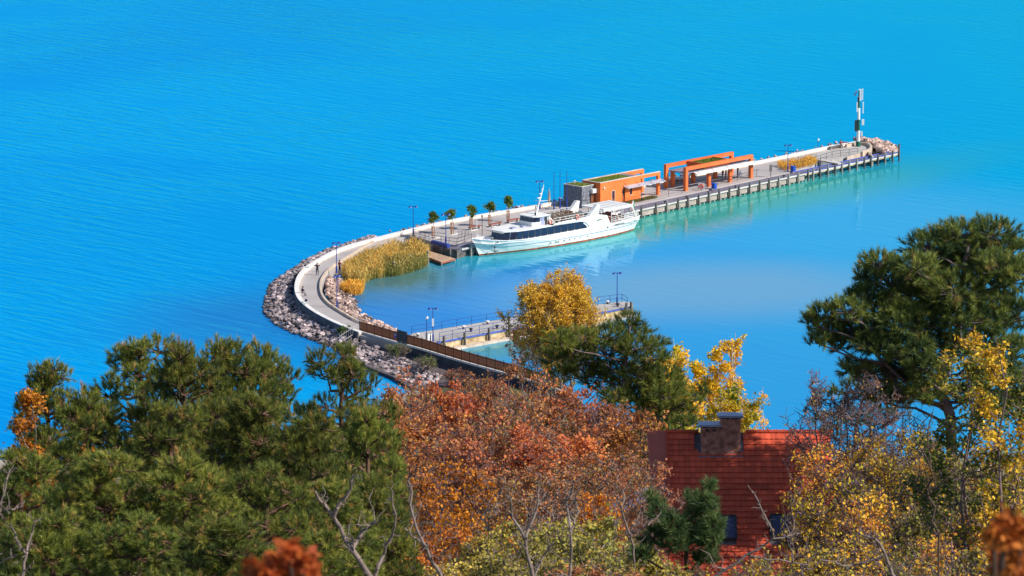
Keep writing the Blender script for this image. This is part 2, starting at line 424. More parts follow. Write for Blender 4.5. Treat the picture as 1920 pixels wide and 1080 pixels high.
# ------------------------------------------------------------------ hillside
def shore(x):
    # bank bulges out where the pier meets the land, then runs back on the right
    y = 436 + 46 * math.exp(-((x + 6) / 16.0) ** 2) + 3 * math.sin(x * .21) + 2 * math.sin(x * .07 + 1)
    if x > 20: y += 4
    return y
def ground(x, y):
    d = shore(x) - y
    if d < 0: return max(-3.0, d * .35)
    fl = min(d, 25) * .06
    z = fl + max(0, min(411 - y, d - 10)) * .2325
    if y < 60: z -= (60 - y) * .03
    return z + .5 * math.sin(x * .13 + y * .07) * min(1, d / 20) + .25 * math.sin(x * .41 - y * .33) * min(1, d / 20)
def hillside():
    xs = np.linspace(-260, 260, 150); ys = np.concatenate([np.linspace(-60, 400, 130), np.linspace(402, 500, 80)])
    v = [(x, y, ground(x, y)) for y in ys for x in xs]; nx = len(xs)
    f = [(j * nx + i, j * nx + i + 1, (j + 1) * nx + i + 1, (j + 1) * nx + i) for j in range(len(ys) - 1) for i in range(nx - 1)]
    m, n, l, p = new_mat("hill_ground")
    tc = n.new("ShaderNodeNewGeometry")
    a = n.new("ShaderNodeTexNoise"); a.inputs["Scale"].default_value = .35; a.inputs["Detail"].default_value = 8
    l.new(tc.outputs["Position"], a.inputs["Vector"])
    cr = n.new("ShaderNodeValToRGB"); e = cr.color_ramp.elements; e[0].position = .3; e[0].color = (.045, .05, .02, 1); e[1].position = .72; e[1].color = (.17, .12, .07, 1)
    e.new(.5).color = (.09, .10, .035, 1); l.new(a.outputs[0], cr.inputs[0])
    # sandy strand just above the waterline
    sp = n.new("ShaderNodeSeparateXYZ"); l.new(tc.outputs["Position"], sp.inputs[0])
    mr = n.new("ShaderNodeMapRange"); mr.inputs[1].default_value = .45; mr.inputs[2].default_value = .15; l.new(sp.outputs[2], mr.inputs[0])
    mx = n.new("ShaderNodeMix"); mx.data_type = 'RGBA'; l.new(mr.outputs[0], mx.inputs[0]); l.new(cr.outputs[0], mx.inputs[6]); mx.inputs[7].default_value = (.42, .34, .27, 1)
    l.new(mx.outputs[2], p.inputs["Base Color"]); p.inputs["Roughness"].default_value = .95
    b = n.new("ShaderNodeBump"); b.inputs["Strength"].default_value = .8; b.inputs["Distance"].default_value = .3; l.new(a.outputs[0], b.inputs["Height"]); l.new(b.outputs[0], p.inputs["Normal"])
    me = bpy.data.meshes.new("hillside"); me.from_pydata(v, [], f); me.materials.append(m); me.update()
    tag(link("hillside", me), "steep bank of leaf litter and grass falling to the lake", kind="structure")
hillside()

# ------------------------------------------------------------------ the long curved pier
ZD = 1.5
OUT_PX = [(1603, 265), (1556, 272.5), (1480, 289), (1412, 303), (1200, 345.5), (995, 386), (940, 395), (875, 405.5), (813, 418), (747, 434), (680, 451), (636, 464),
          (604, 480), (578, 495), (562, 509), (554, 524), (551.5, 542), (556.7, 558), (569, 571), (587, 584), (613, 598), (642, 611), (672, 622)]
FEN_PX = [(672, 622), (733, 640), (792, 656), (850, 674), (896, 687), (940, 699), (1000, 716), (1050, 733)]
OUT = [W(x, y, 1.98) for x, y in OUT_PX]
FEN = [W(x, y, ZD) for x, y in FEN_PX]
INN_PX = [(758, 445), (702, 455.5), (680, 467), (664, 478), (649, 487), (636, 496), (622, 504), (611, 516), (604, 529), (603, 542), (606, 556), (616, 569),
          (631, 580), (649, 591), (664, 600), (684, 609), (735, 624), (792, 641), (850, 659), (900, 673), (985, 695), (1060, 716)]
INN = [W(x, y, ZD) for x, y in INN_PX]
def flat(v, z): return Vector((v.x, v.y, z))
pier = MB()
oc = [flat(p, 0) for p in OUT[9:]] + [flat(p, 0) for p in FEN[1:]]
ic = [flat(p, 0) for p in INN]
oc = smooth_line(oc, 2); ic = smooth_line(ic, 2)
N = 90
# pair each inner point with the nearest outer point so the strip stays square across
ro = resample(oc, 400); ri = resample(ic, N); k0 = 0; prs = []
for i, p in enumerate(ri):
    j = min(range(k0, 400), key=lambda k: (ro[k] - p).length); k0 = j; prs.append((ro[j], p))
vs = []
for a, b in prs: vs += [(a.x, a.y, ZD), (b.x, b.y, ZD), (b.x, b.y, -1.2), (a.x, a.y, -1.2)]
fs = []
for i in range(N - 1):
    a = i * 4; b = a + 4
    for k in range(4): k2 = (k + 1) % 4; fs.append((a + k, a + k2, b + k2, b + k))
pier.add(vs, fs)
tag(pier.build("curved_promenade", MT['paving']), "grey paved path curving along the pier", kind="structure")
# straight part: paving
Q0 = W(857, 466, 1.3); FR0 = W(862, 467.5, 1.3); FR1 = W(1205, 394, 1.3); FR2 = W(1513, 326, 1.3); FR3 = W(1684, 287, 1.3)
fd = (FR3 - FR0).normalized(); fn = Vector((-fd.y, fd.x, 0))
def front(t, off=0.0, z=None):
    """point on the quay front line, t metres from its near corner, off metres inland"""
    p = FR0 + fd * t + fn * off
    return Vector((p.x, p.y, p.z if z is None else z))
LF = (FR3 - FR0).length; T2 = (FR2 - FR0).dot(fd)
polyA = [flat(p, 0) for p in reversed(OUT[1:10])] + [W(1533, 299, ZD), W(1520, 309, ZD), flat(front(T2, 2.0), 0), flat(front(1.2, 3.0), 0), W(858, 460, ZD), W(841, 458, ZD), W(812, 454, ZD), W(790, 447, ZD), W(775, 443, ZD), W(758, 445, ZD)]
polyA = [polyA[i] for i in range(len(polyA))]
pa = MB().prism([(p.x, p.y) for p in polyA], -1.2, ZD + .004)
tag(pa.build("quay_promenade", MT['paving']), "grey paved quay beside the moored ship", kind="structure")
polyB = [flat(W(*q, ZD), 0) for q in [(1533, 281), (1556, 276), (1603, 268), (1622, 268), (1634, 273), (1632, 281), (1612, 289), (1582, 296), (1560, 300), (1540, 300), (1533, 298)]]
pb = MB().prism([(p.x, p.y) for p in polyB], -1.2, ZD + .008)
tag(pb.build("round_platform", MT['concrete']), "pale round platform at the pier tip under the light mast", kind="structure")

# parapet towards the open lake
def wall_thing(name, label, cat, pts, half, z0, z1, m, part, seg=None):
    base = flat(pts[0], 0); t = thing(name, label, cat, base)
    MB().ribbon(pts, half, z0, z1).build(part, m, t, world=True)
    return t
opar = smooth_line([flat(p, 0) for p in OUT], 2)
# shift so that its outer top edge is where it was surveyed
def offset_line(pts, d):
    P = [Vector((p.x, p.y, 0)) for p in pts]; o = []
    for i in range(len(P)):
        t = (P[min(i + 1, len(P) - 1)] - P[max(i - 1, 0)]).normalized(); o.append(P[i] + Vector((-t.y, t.x, 0)) * d)
    return o
opar_c = offset_line(opar, .28)
par = thing("parapet_wall", "long white stone parapet curving between the pier path and the open lake", "wall", flat(opar_c[0], 0))
MB().ribbon(opar_c, .24, 1.58, 1.90).build("wall_body", MT['white_stone'], par, world=True)
MB().ribbon(opar_c, .30, 1.2, 1.575).build("foot_course", MT['ledge'], par, world=True)
MB().ribbon(opar_c, .30, 1.902, 1.98).build("coping", MT['white_stone'], par, world=True)
MB().ribbon(offset_line(opar, -.02), .12, -1.2, 1.85).build("lake_face", MT['wall_shaded'], par, world=True)  # shaded outer face, its shade put into the colour
ik = smooth_line([flat(p, 0) for p in INN[1:16]], 2)
kb = thing("low_kerb_wall", "low pale kerb wall on the harbour side of the curved path", "wall", flat(ik[0], 0))
MB().ribbon(offset_line(ik, -.18), .14, -.6, 1.82).build("kerb", MT['ledge'], kb, world=True)
# retaining wall under the slatted fence
fl = smooth_line([flat(p, 0) for p in FEN], 2)
rw = thing("retaining_wall", "concrete retaining wall, shade put into its dark colour, with a white cap under the slatted fence", "wall", flat(fl[0], 0))
MB().ribbon(offset_line(fl, .12), .18, -1.5, 1.46).build("wall_body", MT['wall_shaded'], rw, world=True)  # darkness of the shaded wall is painted in by its material
MB().ribbon(offset_line(fl, .12), .26, 1.462, 1.60).build("cap", MT['white_stone'], rw, world=True)
fence = thing("slatted_fence", "brown vertical slat fence on top of the white capped retaining wall", "fence", flat(fl[0], 1.6))
fp = resample(offset_line(fl, .16), 26)
for i in range(25):
    a, b = fp[i], fp[i + 1]; d = (b - a).normalized(); L = (b - a).length
    mb = MB().box(-.035, .035, -.035, .035, 0, 1.55)
    o = mb.build("post", MT['darkmetal'], fence); o.location = flat(a, 1.6) - fence.location
    sl_ = MB(); ns = int(L / .12)
    for k in range(ns):
        t = (k + .5) * L / ns; h = 1.32 + rnd.uniform(-.02, .02); sl_.box(t - .045, t + .045, -.012, .012, .06, h)
    sl_.box(0, L, .014, .05, .25, .32); sl_.box(0, L, .014, .05, 1.15, 1.22)
    o = sl_.build("slat_panel", MT['brown'], fence); o.location = flat(a, 1.6) - fence.location; o.rotation_euler.z = math.atan2(d.y, d.x)
    tag(o, kind="stuff")
# dark gate in the fence + blue sign
g0 = fp[5]; d = (fp[6] - fp[5]).normalized()
gate = thing("dark_gate", "dark grey solid gate panel in the brown slat fence beside the small jetty", "gate", flat(g0, 1.62) - Vector((0, .12, 0)), math.atan2(d.y, d.x))
MB().box(0, 1.9, -.05, .02, .02, 1.62).build("gate_panel", MT['darkmetal'], gate)
MB().box(-.06, 0, -.07, .04, 0, 1.7).build("gate_post", MT['darkmetal'], gate)
MB().box(1.9, 1.96, -.07, .04, 0, 1.7).build("gate_post", MT['darkmetal'], gate)
sg = thing("blue_notice", "small blue notice board hung on the slat fence left of the dark gate", "sign", flat(g0 - d * .5, 2.35) - Vector((0, .1, 0)), math.atan2(d.y, d.x))
MB().box(-.2, .2, -.03, 0, -.3, .3).build("notice_panel", MT['bin'], sg)
MB().box(-.15, .15, -.04, -.031, .05, .2).build("white_field", MT['flagw'], sg)
# metal picket barrier running down over the rocks
pk = thing("picket_barrier", "pale spiked metal barrier reaching from the fence down over the rocks", "fence", flat(W(672, 622, 1.5), 1.5))
pa_, pb_ = W(674, 622, 1.5), W(637, 646, .9)
for k in range(10):
    q = pa_.lerp(pb_, k / 9); MB().bar(q, q + Vector((0, 0, 1.5)), .04, .04).build("picket", MT['concrete'], pk, world=True)
MB().bar(pa_ + Vector((0, 0, 1.1)), pb_ + Vector((0, 0, 1.1)), .05, .05).build("rail", MT['concrete'], pk, world=True)
MB().bar(pa_ + Vector((0, 0, .2)), pb_ + Vector((0, 0, .2)), .05, .05).build("rail", MT['concrete'], pk, world=True)
pk2 = thing("end_gate_railing", "short white railing closing the path where the slat fence starts", "railing", flat(W(664, 610, 1.5), 1.5))
ra_, rb_ = W(661, 606, 1.5), W(676, 621, 1.6)
for k in range(7):
    q = ra_.lerp(rb_, k / 6); MB().bar(q, q + Vector((0, 0, 1.3)), .035, .035).build("bar", MT['concrete'], pk2, world=True)
MB().bar(ra_ + Vector((0, 0, 1.3)), rb_ + Vector((0, 0, 1.3)), .05, .05).build("rail", MT['concrete'], pk2, world=True)

# ---- timber quay front: boardwalk, edge beam, fascia panels, piles
PT = []
def px_to_t(px):   # metre along front where the front line crosses that photo column
    lo, hi = 0, LF
    for _ in range(40):
        m_ = (lo + hi) / 2; p = front(m_); r = FPX * p.x / (p.y * math.cos(TILT) - (p.z - CAMH) * math.sin(TILT)) + 960
        if r < px: lo = m_
        else: hi = m_
    return lo
quay = thing("timber_quay", "long quay front with pale edge beam, stained fascia and timber piles along the harbour side", "quay", flat(FR0, 0))
MB().prism([front(0.0), front(0, 3.0), front(T2, 3.0), front(T2, 0.0)], .95, 1.30).build("boardwalk", MT['board'], quay, world=True)
MB().prism([front(T2, 0), front(T2, 1.9), front(LF, 1.9), front(LF, 0)], 1.0, 1.296).build("boardwalk", MT['board'], quay, world=True)
MB().bar(front(.3, -.08, 1.24), front(T2, -.08, 1.24), .18, .22).build("edge_beam", MT['beam'], quay, world=True)
MB().bar(front(T2, -.08, 1.22), front(LF, -.08, 1.22), .18, .22).build("edge_beam", MT['beam'], quay, world=True)
MB().bar(front(T2, 1.8, 1.38), front(LF, 1.8, 1.38), .10, .14).build("blue_kerb", MT['blue_edge'], quay, world=True)
MB().bar(front(T2, .2, 1.38), front(LF, .2, 1.38), .14, .12).build("blue_kerb", MT['blue_edge'], quay, world=True)
MB().box(0, T2, .35, 2.8, -1.5, .948).build("core", MT['wall_shaded'], quay).rotation_euler.z = math.atan2(fd.y, fd.x)
ts = [px_to_t(x) for x in range(880, 1212, 20)] + [px_to_t(1220 + a / 6.75) for a in (50, 190, 330, 455, 590, 718, 850, 980, 1100, 1235, 1362, 1485)]
ts += [px_to_t(1420 + a / 5.14) for a in (10, 100, 195, 288, 382, 475)]
ts = sorted(ts); tt = []
for t in ts:
    if not tt or t - tt[-1] > 1.2: tt.append(t)
t3 = [px_to_t(1420 + a / 5.14) for a in (525, 590, 668, 737, 803, 873, 945, 1018, 1083, 1150, 1220, 1290, 1352)]
allp = tt + t3
for i, t in enumerate(allp):
    last = t > T2; h = 1.85 if not last else 1.95
    if i == len(allp) - 1: h = 2.9
    r = .15
    mb = MB(); lean = rnd.uniform(-.05, .05)
    mb.tube([(lean, 0, -1.5), (0, 0, h - .02), (0, 0, h)], [r, r * .95, r * .7], 8)
    o = mb.build("pile", MT['pile'] if rnd.random() < .7 else MT['pile_light'], quay); o.location = front(t, -.30, 0) - quay.location
    if last:
        o = MB().tube([(0, 0, -1.5), (0, 0, 1.0)], .13, 6).build("pile", MT['pile'], quay); o.location = front(t, 1.5, 0) - quay.location
        MB().bar(front(t, -.2, .86), front(t, 1.8, .86), .16, .26).build("cross_beam", MT['pile'], quay, world=True)
    else:
        nx_ = allp[i + 1] if i + 1 < len(allp) else t + 1.5
        a = t + .12; b = min(nx_ - .12, T2 - .05)
        if b - a > .4:
            o = MB().box(0, b - a, -.06, .06, .28 + rnd.uniform(-.04, .04), 1.12).build("fascia_panel", MT['fascia'], quay)
            o.location = front(a, .08, 0) - quay.location; o.rotation_euler.z = math.atan2(fd.y, fd.x)
            for q in (.3, .72):
                o = MB().box(-.09, .09, -.06, .06, -.5, .5).build("foot", MT['beam'], quay); o.location = front(a + (b - a) * q, 0.0, 0) - quay.location
MB().bar(front(T2, -.06, 1.02), front(LF, -.06, 1.02), .10, .18).build("edge_beam", MT['ochre_stone'], quay, world=True)
MB().bar(front(LF, -.06, 1.1), front(LF, 1.9, 1.1), .10, .3).build("edge_beam", MT['beam'], quay, world=True)
# fenders: small black rubbers hung on the edge
for px in (1251, 1291, 1332.5, 1383, 1474):
    t = px_to_t(px); b_ = thing("mooring_bollard", "", "bollard", front(t, .45, 1.30), 0, "black mooring bollards on the boardwalk")
    MB().tube([(0, 0, 0), (0, 0, .30), (0, 0, .34)], [.10, .10, .17], 8).build("post", MT['darkmetal'], b_)
    MB().tube([(-.2, 0, .36), (.2, 0, .36)], .07, 6).build("crossbar", MT['darkmetal'], b_)
    b_["label"] = {1251: "black mooring bollard on the boardwalk nearest the ship's stern", 1291: "black mooring bollard on the boardwalk in front of the pergola's left leg",
                   1332.5: "black mooring bollard on the boardwalk just left of the blue bin by the pergola", 1383: "black mooring bollard on the boardwalk before the pergola's right half",
                   1474: "black mooring bollard on the boardwalk below the blue bin at the reed bed"}[px]
# west end of the quay: dark board facing with pale bands
we = thing("quay_end_wall", "dark plank clad end of the quay between the reeds and the ship's bow", "wall", flat(W(841, 462, 0), 0))
wl = [W(812, 460, 1.25), W(828, 464, 1.25), W(845, 468, 1.25), W(858, 469, 1.25), W(880, 461.5, 1.25)]
for z0, z1 in ((-1, .28), (.30, .60), (.62, .92), (.94, 1.22)):
    MB().ribbon([flat(p, 0) for p in wl], .10, z0, z1).build("plank_band", MT['pile'], we, world=True)
for p in (wl[1], wl[2], wl[3]):
    MB().box(-.09, .09, -.22, -.1, -1, 1.35).build("upright", MT['fascia'], we).location = flat(p, 0) - we.location
bk = thing("blue_edge_block", "blue painted box edge at the corner of the quay beside the lamp", "kerb", flat(W(811, 452, 1.5), 1.3))
MB().bar(W(811, 453.5, 1.62), W(841, 461, 1.62), .55, .5).build("block", MT['blue_steel'], bk, world=True)
PLb = MB().prism([W(828, 464, 1.3), W(858, 468.3, 1.3), front(1.4, 3.0), W(845, 459, 1.3)], 1.0, 1.31)
tag(PLb.build("quay_corner_deck", MT['board']), "violet grey deck at the quay corner", kind="structure")

# ---- small timber landing jetty in the reeds
tj = thing("landing_jetty", "low tan plank jetty between the reeds and the quay end", "jetty", flat(W(815, 480, .5), 0))
ja, jb, jc, jd = W(783, 474, .55), W(828, 491.5, .55), W(853, 484.5, .55), W(803, 470, .55)
for k in range(18):
    a = ja.lerp(jb, (k + .06) / 18); b = ja.lerp(jb, (k + .94) / 18); c = jd.lerp(jc, (k + .94) / 18); d_ = jd.lerp(jc, (k + .06) / 18)
    zz = .55 + rnd.uniform(-.008, .008)
    MB().prism([a, b, c, d_], zz - .06, zz).build("plank", MT['planktan'], tj, world=True)
MB().bar(ja - Vector((0, 0, .18)), jb - Vector((0, 0, .18)), .14, .2).build("bearer", MT['redbench'], tj, world=True)
MB().bar(jb - Vector((0, 0, .18)), jc - Vector((0, 0, .18)), .14, .2).build("bearer", MT['redbench'], tj, world=True)
for q in (jb, jc, ja.lerp(jb, .5)): MB().tube([q - Vector((0, 0, 1.6)), q - Vector((0, 0, .1))], .11, 6).build("leg", MT['pile_light'], tj, world=True)
for (x, y, h, lab) in ((770, 503, 1.9, "leaning timber mooring post standing in the green edge of the reeds"), (803.5, 494, 1.9, "grey timber mooring post standing in front of the tan jetty"),
                       (740, 513, 1.7, "thin bleached post standing in the green reeds left of the other mooring posts")):
    p = W(x, y, 0); mp_ = thing("mooring_post", lab, "post", p, 0, "timber mooring posts by the reeds")
    MB().tube([(0, 0, -1.5), (-.12, 0, h), (-.125, 0, h + .06)], [.16, .14, .07], 8).build("shaft", MT['pile_light'], mp_)
    MB().tube([(-.12, 0, h - .35), (-.125, 0, h - .2)], .165, 8).build("band", MT['darkmetal'], mp_)

# ------------------------------------------------------------------ small stone jetty in front
dk = thing("stone_jetty", "straight stone jetty with a blue edge and ochre face behind the golden tree", "jetty", flat(W(970, 614, 1.2), 0))
near = [W(790, 648, 1.2), W(870, 633.2, 1.2), W(1141, 584, 1.2), W(1183.5, 575.5, 1.2)]
far = [W(1183, 567.5, 1.2), W(1166, 565.5, 1.2), W(1120, 571, 1.2), W(967, 594.6, 1.2), W(771, 626, 1.2), W(766, 634, 1.2)]
poly = near + far
MB().prism(poly, -1.4, 1.19).build("body", MT['ochre_stone'], dk, world=True)
MB().prism(poly, 1.192, 1.24).build("deck", MT['concrete'], dk, world=True)
nl = [flat(p, 0) for p in near]
for k in range(3):
    a, b = nl[k], nl[k + 1]; d = (b - a).normalized(); q = Vector((d.y, -d.x, 0))
    MB().bar(flat(a + q * .06, 1.20), flat(b + q * .06, 1.20), .20, .17).build("blue_edge", MT['blue_edge'], dk, world=True)
    # pale ledge in separate blocks
    L = (b - a).length; nb = max(1, int(L / 2.4))
    for j in range(nb):
        s0 = a + d * (L * j / nb + .02) + q * .5; s1 = a + d * (L * (j + 1) / nb - .02) + q * .5
        MB().bar(flat(s0, .02 + rnd.uniform(-.012, .012)), flat(s1, .02 + rnd.uniform(-.012, .012)), .95, .62).build("ledge_block", MT['ledge'], dk, world=True)
e0, e1 = flat(near[-1], 0), flat(far[0], 0)
MB().bar(flat(e0, .55) + Vector((.12, 0, 0)), flat(e1, .55) + Vector((.12, 0, 0)), .25, 1.25).build("end_face", MT['ledge'], dk, world=True)
def on_near(px):
    for a, b, pa2, pb2 in ((near[0], near[1], 790, 870), (near[1], near[2], 870, 1141), (near[2], near[3], 1141, 1183.5)):
        if px <= pb2: return a.lerp(b, (px - pa2) / (pb2 - pa2)), (b - a).normalized()
    return near[3], (near[3] - near[2]).normalized()
for px in (829, 868, 912.5, 950, 989, 1171, 1180):
    p, d = on_near(px); q = Vector((d.y, -d.x, 0)) * .35
    o = MB().tube([(0, 0, -1.4), (0, 0, 1.95), (0, 0, 2.0)], [.19, .18, .12], 8).build("pile", MT['pile'], dk); o.location = flat(p + q, 0) - dk.location
def railing(name, label, pts, h, n_between, m, hdr=2, close=True):
    r = thing(name, label, "railing", pts[0])
    for a, b in zip(pts[:-1], pts[1:]):
        L = (b - a).length; n_ = max(1, round(L / n_between))
        for k in range(n_):
            q = a.lerp(b, k / n_); MB().bar(q, q + Vector((0, 0, h)), .06, .06).build("post", m, r, world=True)
        for j in range(hdr):
            zz = Vector((0, 0, h * (1 - .45 * j) - .02)); MB().bar(a + zz, b + zz, .045, .045).build("rail", m, r, world=True)
    if close: MB().bar(pts[-1], pts[-1] + Vector((0, 0, h)), .06, .06).build("post", m, r, world=True)
    return r
up = Vector((0, 0, .04))
fr_ = [W(772, 628, 1.24), W(967, 596.5, 1.24), W(1020, 588.5, 1.24)]
railing("blue_railing", "long blue railing along the far edge of the stone jetty", fr_, 1.15, 2.4, MT['blue_steel'])
railing("blue_railing", "blue railing along the near edge of the stone jetty deck", [W(824, 640.0, 1.24), W(873, 631, 1.24), W(1000, 608.3, 1.24)], 1.15, 2.4, MT['blue_steel'])
railing("blue_railing", "short blue railing round the end of the stone jetty by its lamp", [W(1121, 572.5, 1.24), W(1166, 566.8, 1.24), W(1176, 573.5, 1.24)], 1.15, 1.7, MT['blue_steel'])
for i, (x, y, lab) in enumerate(((869, 617, "pale bollard on the stone jetty, leftmost beside the far railing"), (883, 622, "dark bollard on the stone jetty near its front edge, left one"), (914, 608, "dark bollard against the far railing of the stone jetty"),
                   (932, 616, "dark bollard on the stone jetty near its front edge, right one before the golden tree"), (1139, 570, "bollard on the jetty end left of the lamp"), (1158, 575, "small black bollard at the foot of the jetty end lamp"), (783, 631, "pale bollard at the shore end of the stone jetty"))):
    b_ = thing("jetty_bollard", lab, "bollard", W(x, y, 1.24), 0, "mooring bollards on the stone jetty")
    MB().tube([(0, 0, 0), (0, 0, .3)], .15, 8).build("post", MT['darkmetal'], b_)
    MB().tube([(0, 0, .30), (0, 0, .45), (0, 0, .5)], [.24, .26, .12], 8).build("cap", MT['white_stone'] if i in (0, 2, 4, 6) else MT['darkmetal'], b_)
cb = thing("white_cabinet", "white electric cabinet on the stone jetty beside the lamp", "cabinet", W(805, 639, 1.24), .7)
MB().box(-.45, .45, -.25, .25, 0, 1.0).build("housing", MT['offwhite'], cb); MB().box(-.5, .5, -.3, .3, 1.0, 1.06).build("lid", MT['concrete'], cb)
MB().box(-.02, .02, -.262, -.25, .1, .9).build("door_gap", MT['darkmetal'], cb)

# ------------------------------------------------------------------ lamps
def make_lamp():
    t = thing("street_lamp", "", "street lamp", (0, 0, 0), 0, "blue twin headed lamps along the pier")
    MB().tube([(0, 0, 0), (0, 0, .95), (0, 0, 1.0)], [.13, .12, .06], 8).build("base", MT['blue_steel'], t)
    MB().tube([(0, 0, 1.0), (0, 0, 4.3)], [.062, .05], 6).build("pole", MT['blue_steel'], t)
    for s in (-1, 1):
        MB().tube([(0, 0, 4.15), (s * .18, 0, 4.36), (s * .38, 0, 4.38)], .03, 5).build("arm", MT['blue_steel'], t)
        hd = MB().tube([(s * .46, 0, 4.16), (s * .46, 0, 4.20), (s * .46, 0, 4.32), (s * .46, 0, 4.42)], [.13, .27, .20, .05], 8).build("lamp_head", MT['blue_steel'], t)
        MB().ball((s * .46, 0, 4.14), .10, 8, 4).build("bulb", MT['flagw'], hd)
    MB().ball((0, 0, 4.36), .07, 6, 4).build("finial", MT['blue_steel'], t)
    return t
lamp = make_lamp()
lamps = [((631, 512), ZD, .5, "blue twin headed lamp on the harbour side of the bend beside the reeds"), ((632, 577), ZD, .9, "blue twin headed lamp standing where the kerb meets the red rocks"),
         ((775, 441.5), ZD, .2, "blue twin headed lamp behind the top of the reed bed"), ((836, 457), ZD, .2, "blue twin headed lamp on the quay corner left of the ship's bow"),
         ((812, 640), 1.24, .3, "blue twin headed lamp at the shore end of the stone jetty beside the white cabinet"), ((1157, 571), 1.24, .3, "blue twin headed lamp on the far end of the stone jetty"),
         ((1477, 322), ZD, .3, "blue twin headed lamp beside the small reed bed towards the pier tip"), ((1012, 392), ZD, .3, "blue twin headed lamp behind the ship's mast")]
for i, (p, z, r, lab) in enumerate(lamps): place(lamp, i == 0, W(*p, z), r, lab)
pl = thing("lamp_sign", "white rectangular sign strapped to the lamp pole at the shore end of the stone jetty", "sign", W(812, 640, 1.24) + Vector((0, -.12, 2.5)))
MB().box(-.12, .12, -.03, .03, -.5, .5).build("plate", MT['flagw'], pl)
MB().box(-.03, .03, .03, .10, -.4, -.3).build("clamp", MT['blue_steel'], pl)
def small_lamp(p, lab, h=2.9):
    t = thing("globe_lamp", lab, "street lamp", p, 0, "short lamps with a white head")
    MB().tube([(0, 0, 0), (0, 0, h)], .05, 6).build("pole", MT['blue_steel'], t)
    hd = MB().tube([(0, 0, h), (.06, -.05, h + .2), (.12, -.1, h + .4)], [.10, .2, .05], 8).build("lamp_head", MT['flagw'], t)
    return t
small_lamp(W(800, 640, 1.24), "thin lamp with a white head at the shore end of the stone jetty")
small_lamp(W(1533.5, 282, ZD), "short lamp with a white head at the parapet near the pier tip", 1.6)
for (x, y, lab) in ((1038.7, 393, "leftmost of the three blue flagpoles behind the ship"), (1050, 392.5, "middle of the three blue flagpoles behind the ship"), (1062.7, 392, "rightmost of the three blue flagpoles, in front of the slate block")):
    t = thing("flagpole", lab, "flagpole", W(x, y, ZD), 0, "three blue flagpoles behind the ship")
    MB().tube([(0, 0, 0), (0, 0, 1.6)], .12, 8).build("base", MT['blue_steel'], t)
    MB().tube([(0, 0, 1.6), (0, 0, 5.7)], [.065, .045], 6).build("pole", MT['blue_steel'], t)
    MB().ball((0, 0, 5.76), .08, 6, 4).build("finial", MT['blue_steel'], t)

# ------------------------------------------------------------------ stone and orange buildings
def stone_block():
    o_ = W(1091, 390.5, ZD); t = thing("slate_kiosk", "square dark slate clad block with a planted roof behind the ship", "building", o_, PA)
    LX, LY, H = 2.75, 3.7, 3.25          # along pier / across
    MB().box(.05, LX - .05, .05, LY - .05, 0, H - .05).build("core", MT['mortar'], t)
    st = MB(); r = random.Random(3)
    for face in range(4):
        z = 0.0
        while z < H - .05:
            hh = r.uniform(.14, .26); u = 0; Lf = LX if face in (0, 2) else LY
            while u < Lf - .02:
                wd = min(r.uniform(.22, .6), Lf - u); d_ = r.uniform(.0, .035); a, b = u + .012, u + wd - .012; z1 = min(z + hh - .02, H)
                if face == 0: st.box(a, b, -d_, .06, z, z1)
                elif face == 1: st.box(-d_, .06, a, b, z, z1)
                elif face == 2: st.box(a, b, LY - .06, LY + d_, z, z1)
                else: st.box(LX - .06, LX + d_, a, b, z, z1)
                u += wd
            z += hh
    tag(st.build("slate_stone", MT['stonewall'], t), kind="stuff")
    cp = MB(); cp.box(-.06, LX + .06, -.06, .16, H, H + .08); cp.box(-.06, LX + .06, LY - .16, LY + .06, H, H + .08); cp.box(-.06, .16, .16, LY - .16, H, H + .08); cp.box(LX - .16, LX + .06, .16, LY - .16, H, H + .08)
    cp.build("coping", MT['beam'], t)
    MB().box(.16, LX - .16, .16, LY - .16, H - .04, H + .03).build("roof_bed", MT['rockbase'], t)
    sedum(t, .2, LX - .2, .2, LY - .2, H + .03, 900, .6)
    vt = MB().tube([(1.6, 2.9, H), (1.6, 2.9, H + .35)], .06, 6).build("vent", MT['flagw'], t)
    MB().ball((1.6, 2.9, H + .42), .12, 6, 4).build("cowl", MT['flagw'], vt)
    return t
def blades(P, D, Wd, L):
    """N three-sided blades: base P, unit direction D, width Wd, length L -> verts, faces"""
    N = len(P); R = np.cross(D, np.random.default_rng(5).normal(size=(N, 3))); R /= np.linalg.norm(R, axis=1, keepdims=True) + 1e-9
    v = np.stack([P - R * Wd[:, None] / 2, P + R * Wd[:, None] / 2, P + D * L[:, None]], 1).reshape(-1, 3)
    return v, np.arange(N * 3).reshape(-1, 3)
def sedum(t, x0, x1, y0, y1, z, n, olive=0):
    g = np.random.default_rng(int(n)); P = np.stack([g.uniform(x0, x1, n), g.uniform(y0, y1, n), np.full(n, z)], 1)
    D = g.normal(size=(n, 3)); D[:, 2] = abs(D[:, 2]) + .6; D /= np.linalg.norm(D, axis=1, keepdims=True)
    v, f = blades(P, D, g.uniform(.06, .16, n), g.uniform(.06, .22, n))
    pat = .5 + .5 * np.sin(P[:, 0] * 1.3 + P[:, 1] * .9) * np.cos(P[:, 1] * 1.7)
    me = np_mesh("sedum", v, f, SEDUM, .35 * pat + g.uniform(0, .65, n) * (1 - olive * .5))
    tag(link("planted_roof", me, t), kind="stuff")
stone_block()
def portal(mb, x0, x1, y, z0, z1, d, hb, leg0=True, leg1=True, wx=.55):
    """one orange portal frame in the plane y..y+d"""
    mb.box(x0, x1, y, y + d, z1 - hb, z1)
    if leg0: mb.box(x0, x0 + wx, y, y + d, z0, z1 - hb)
    if leg1: mb.box(x1 - wx, x1, y, y + d, z0, z1 - hb)
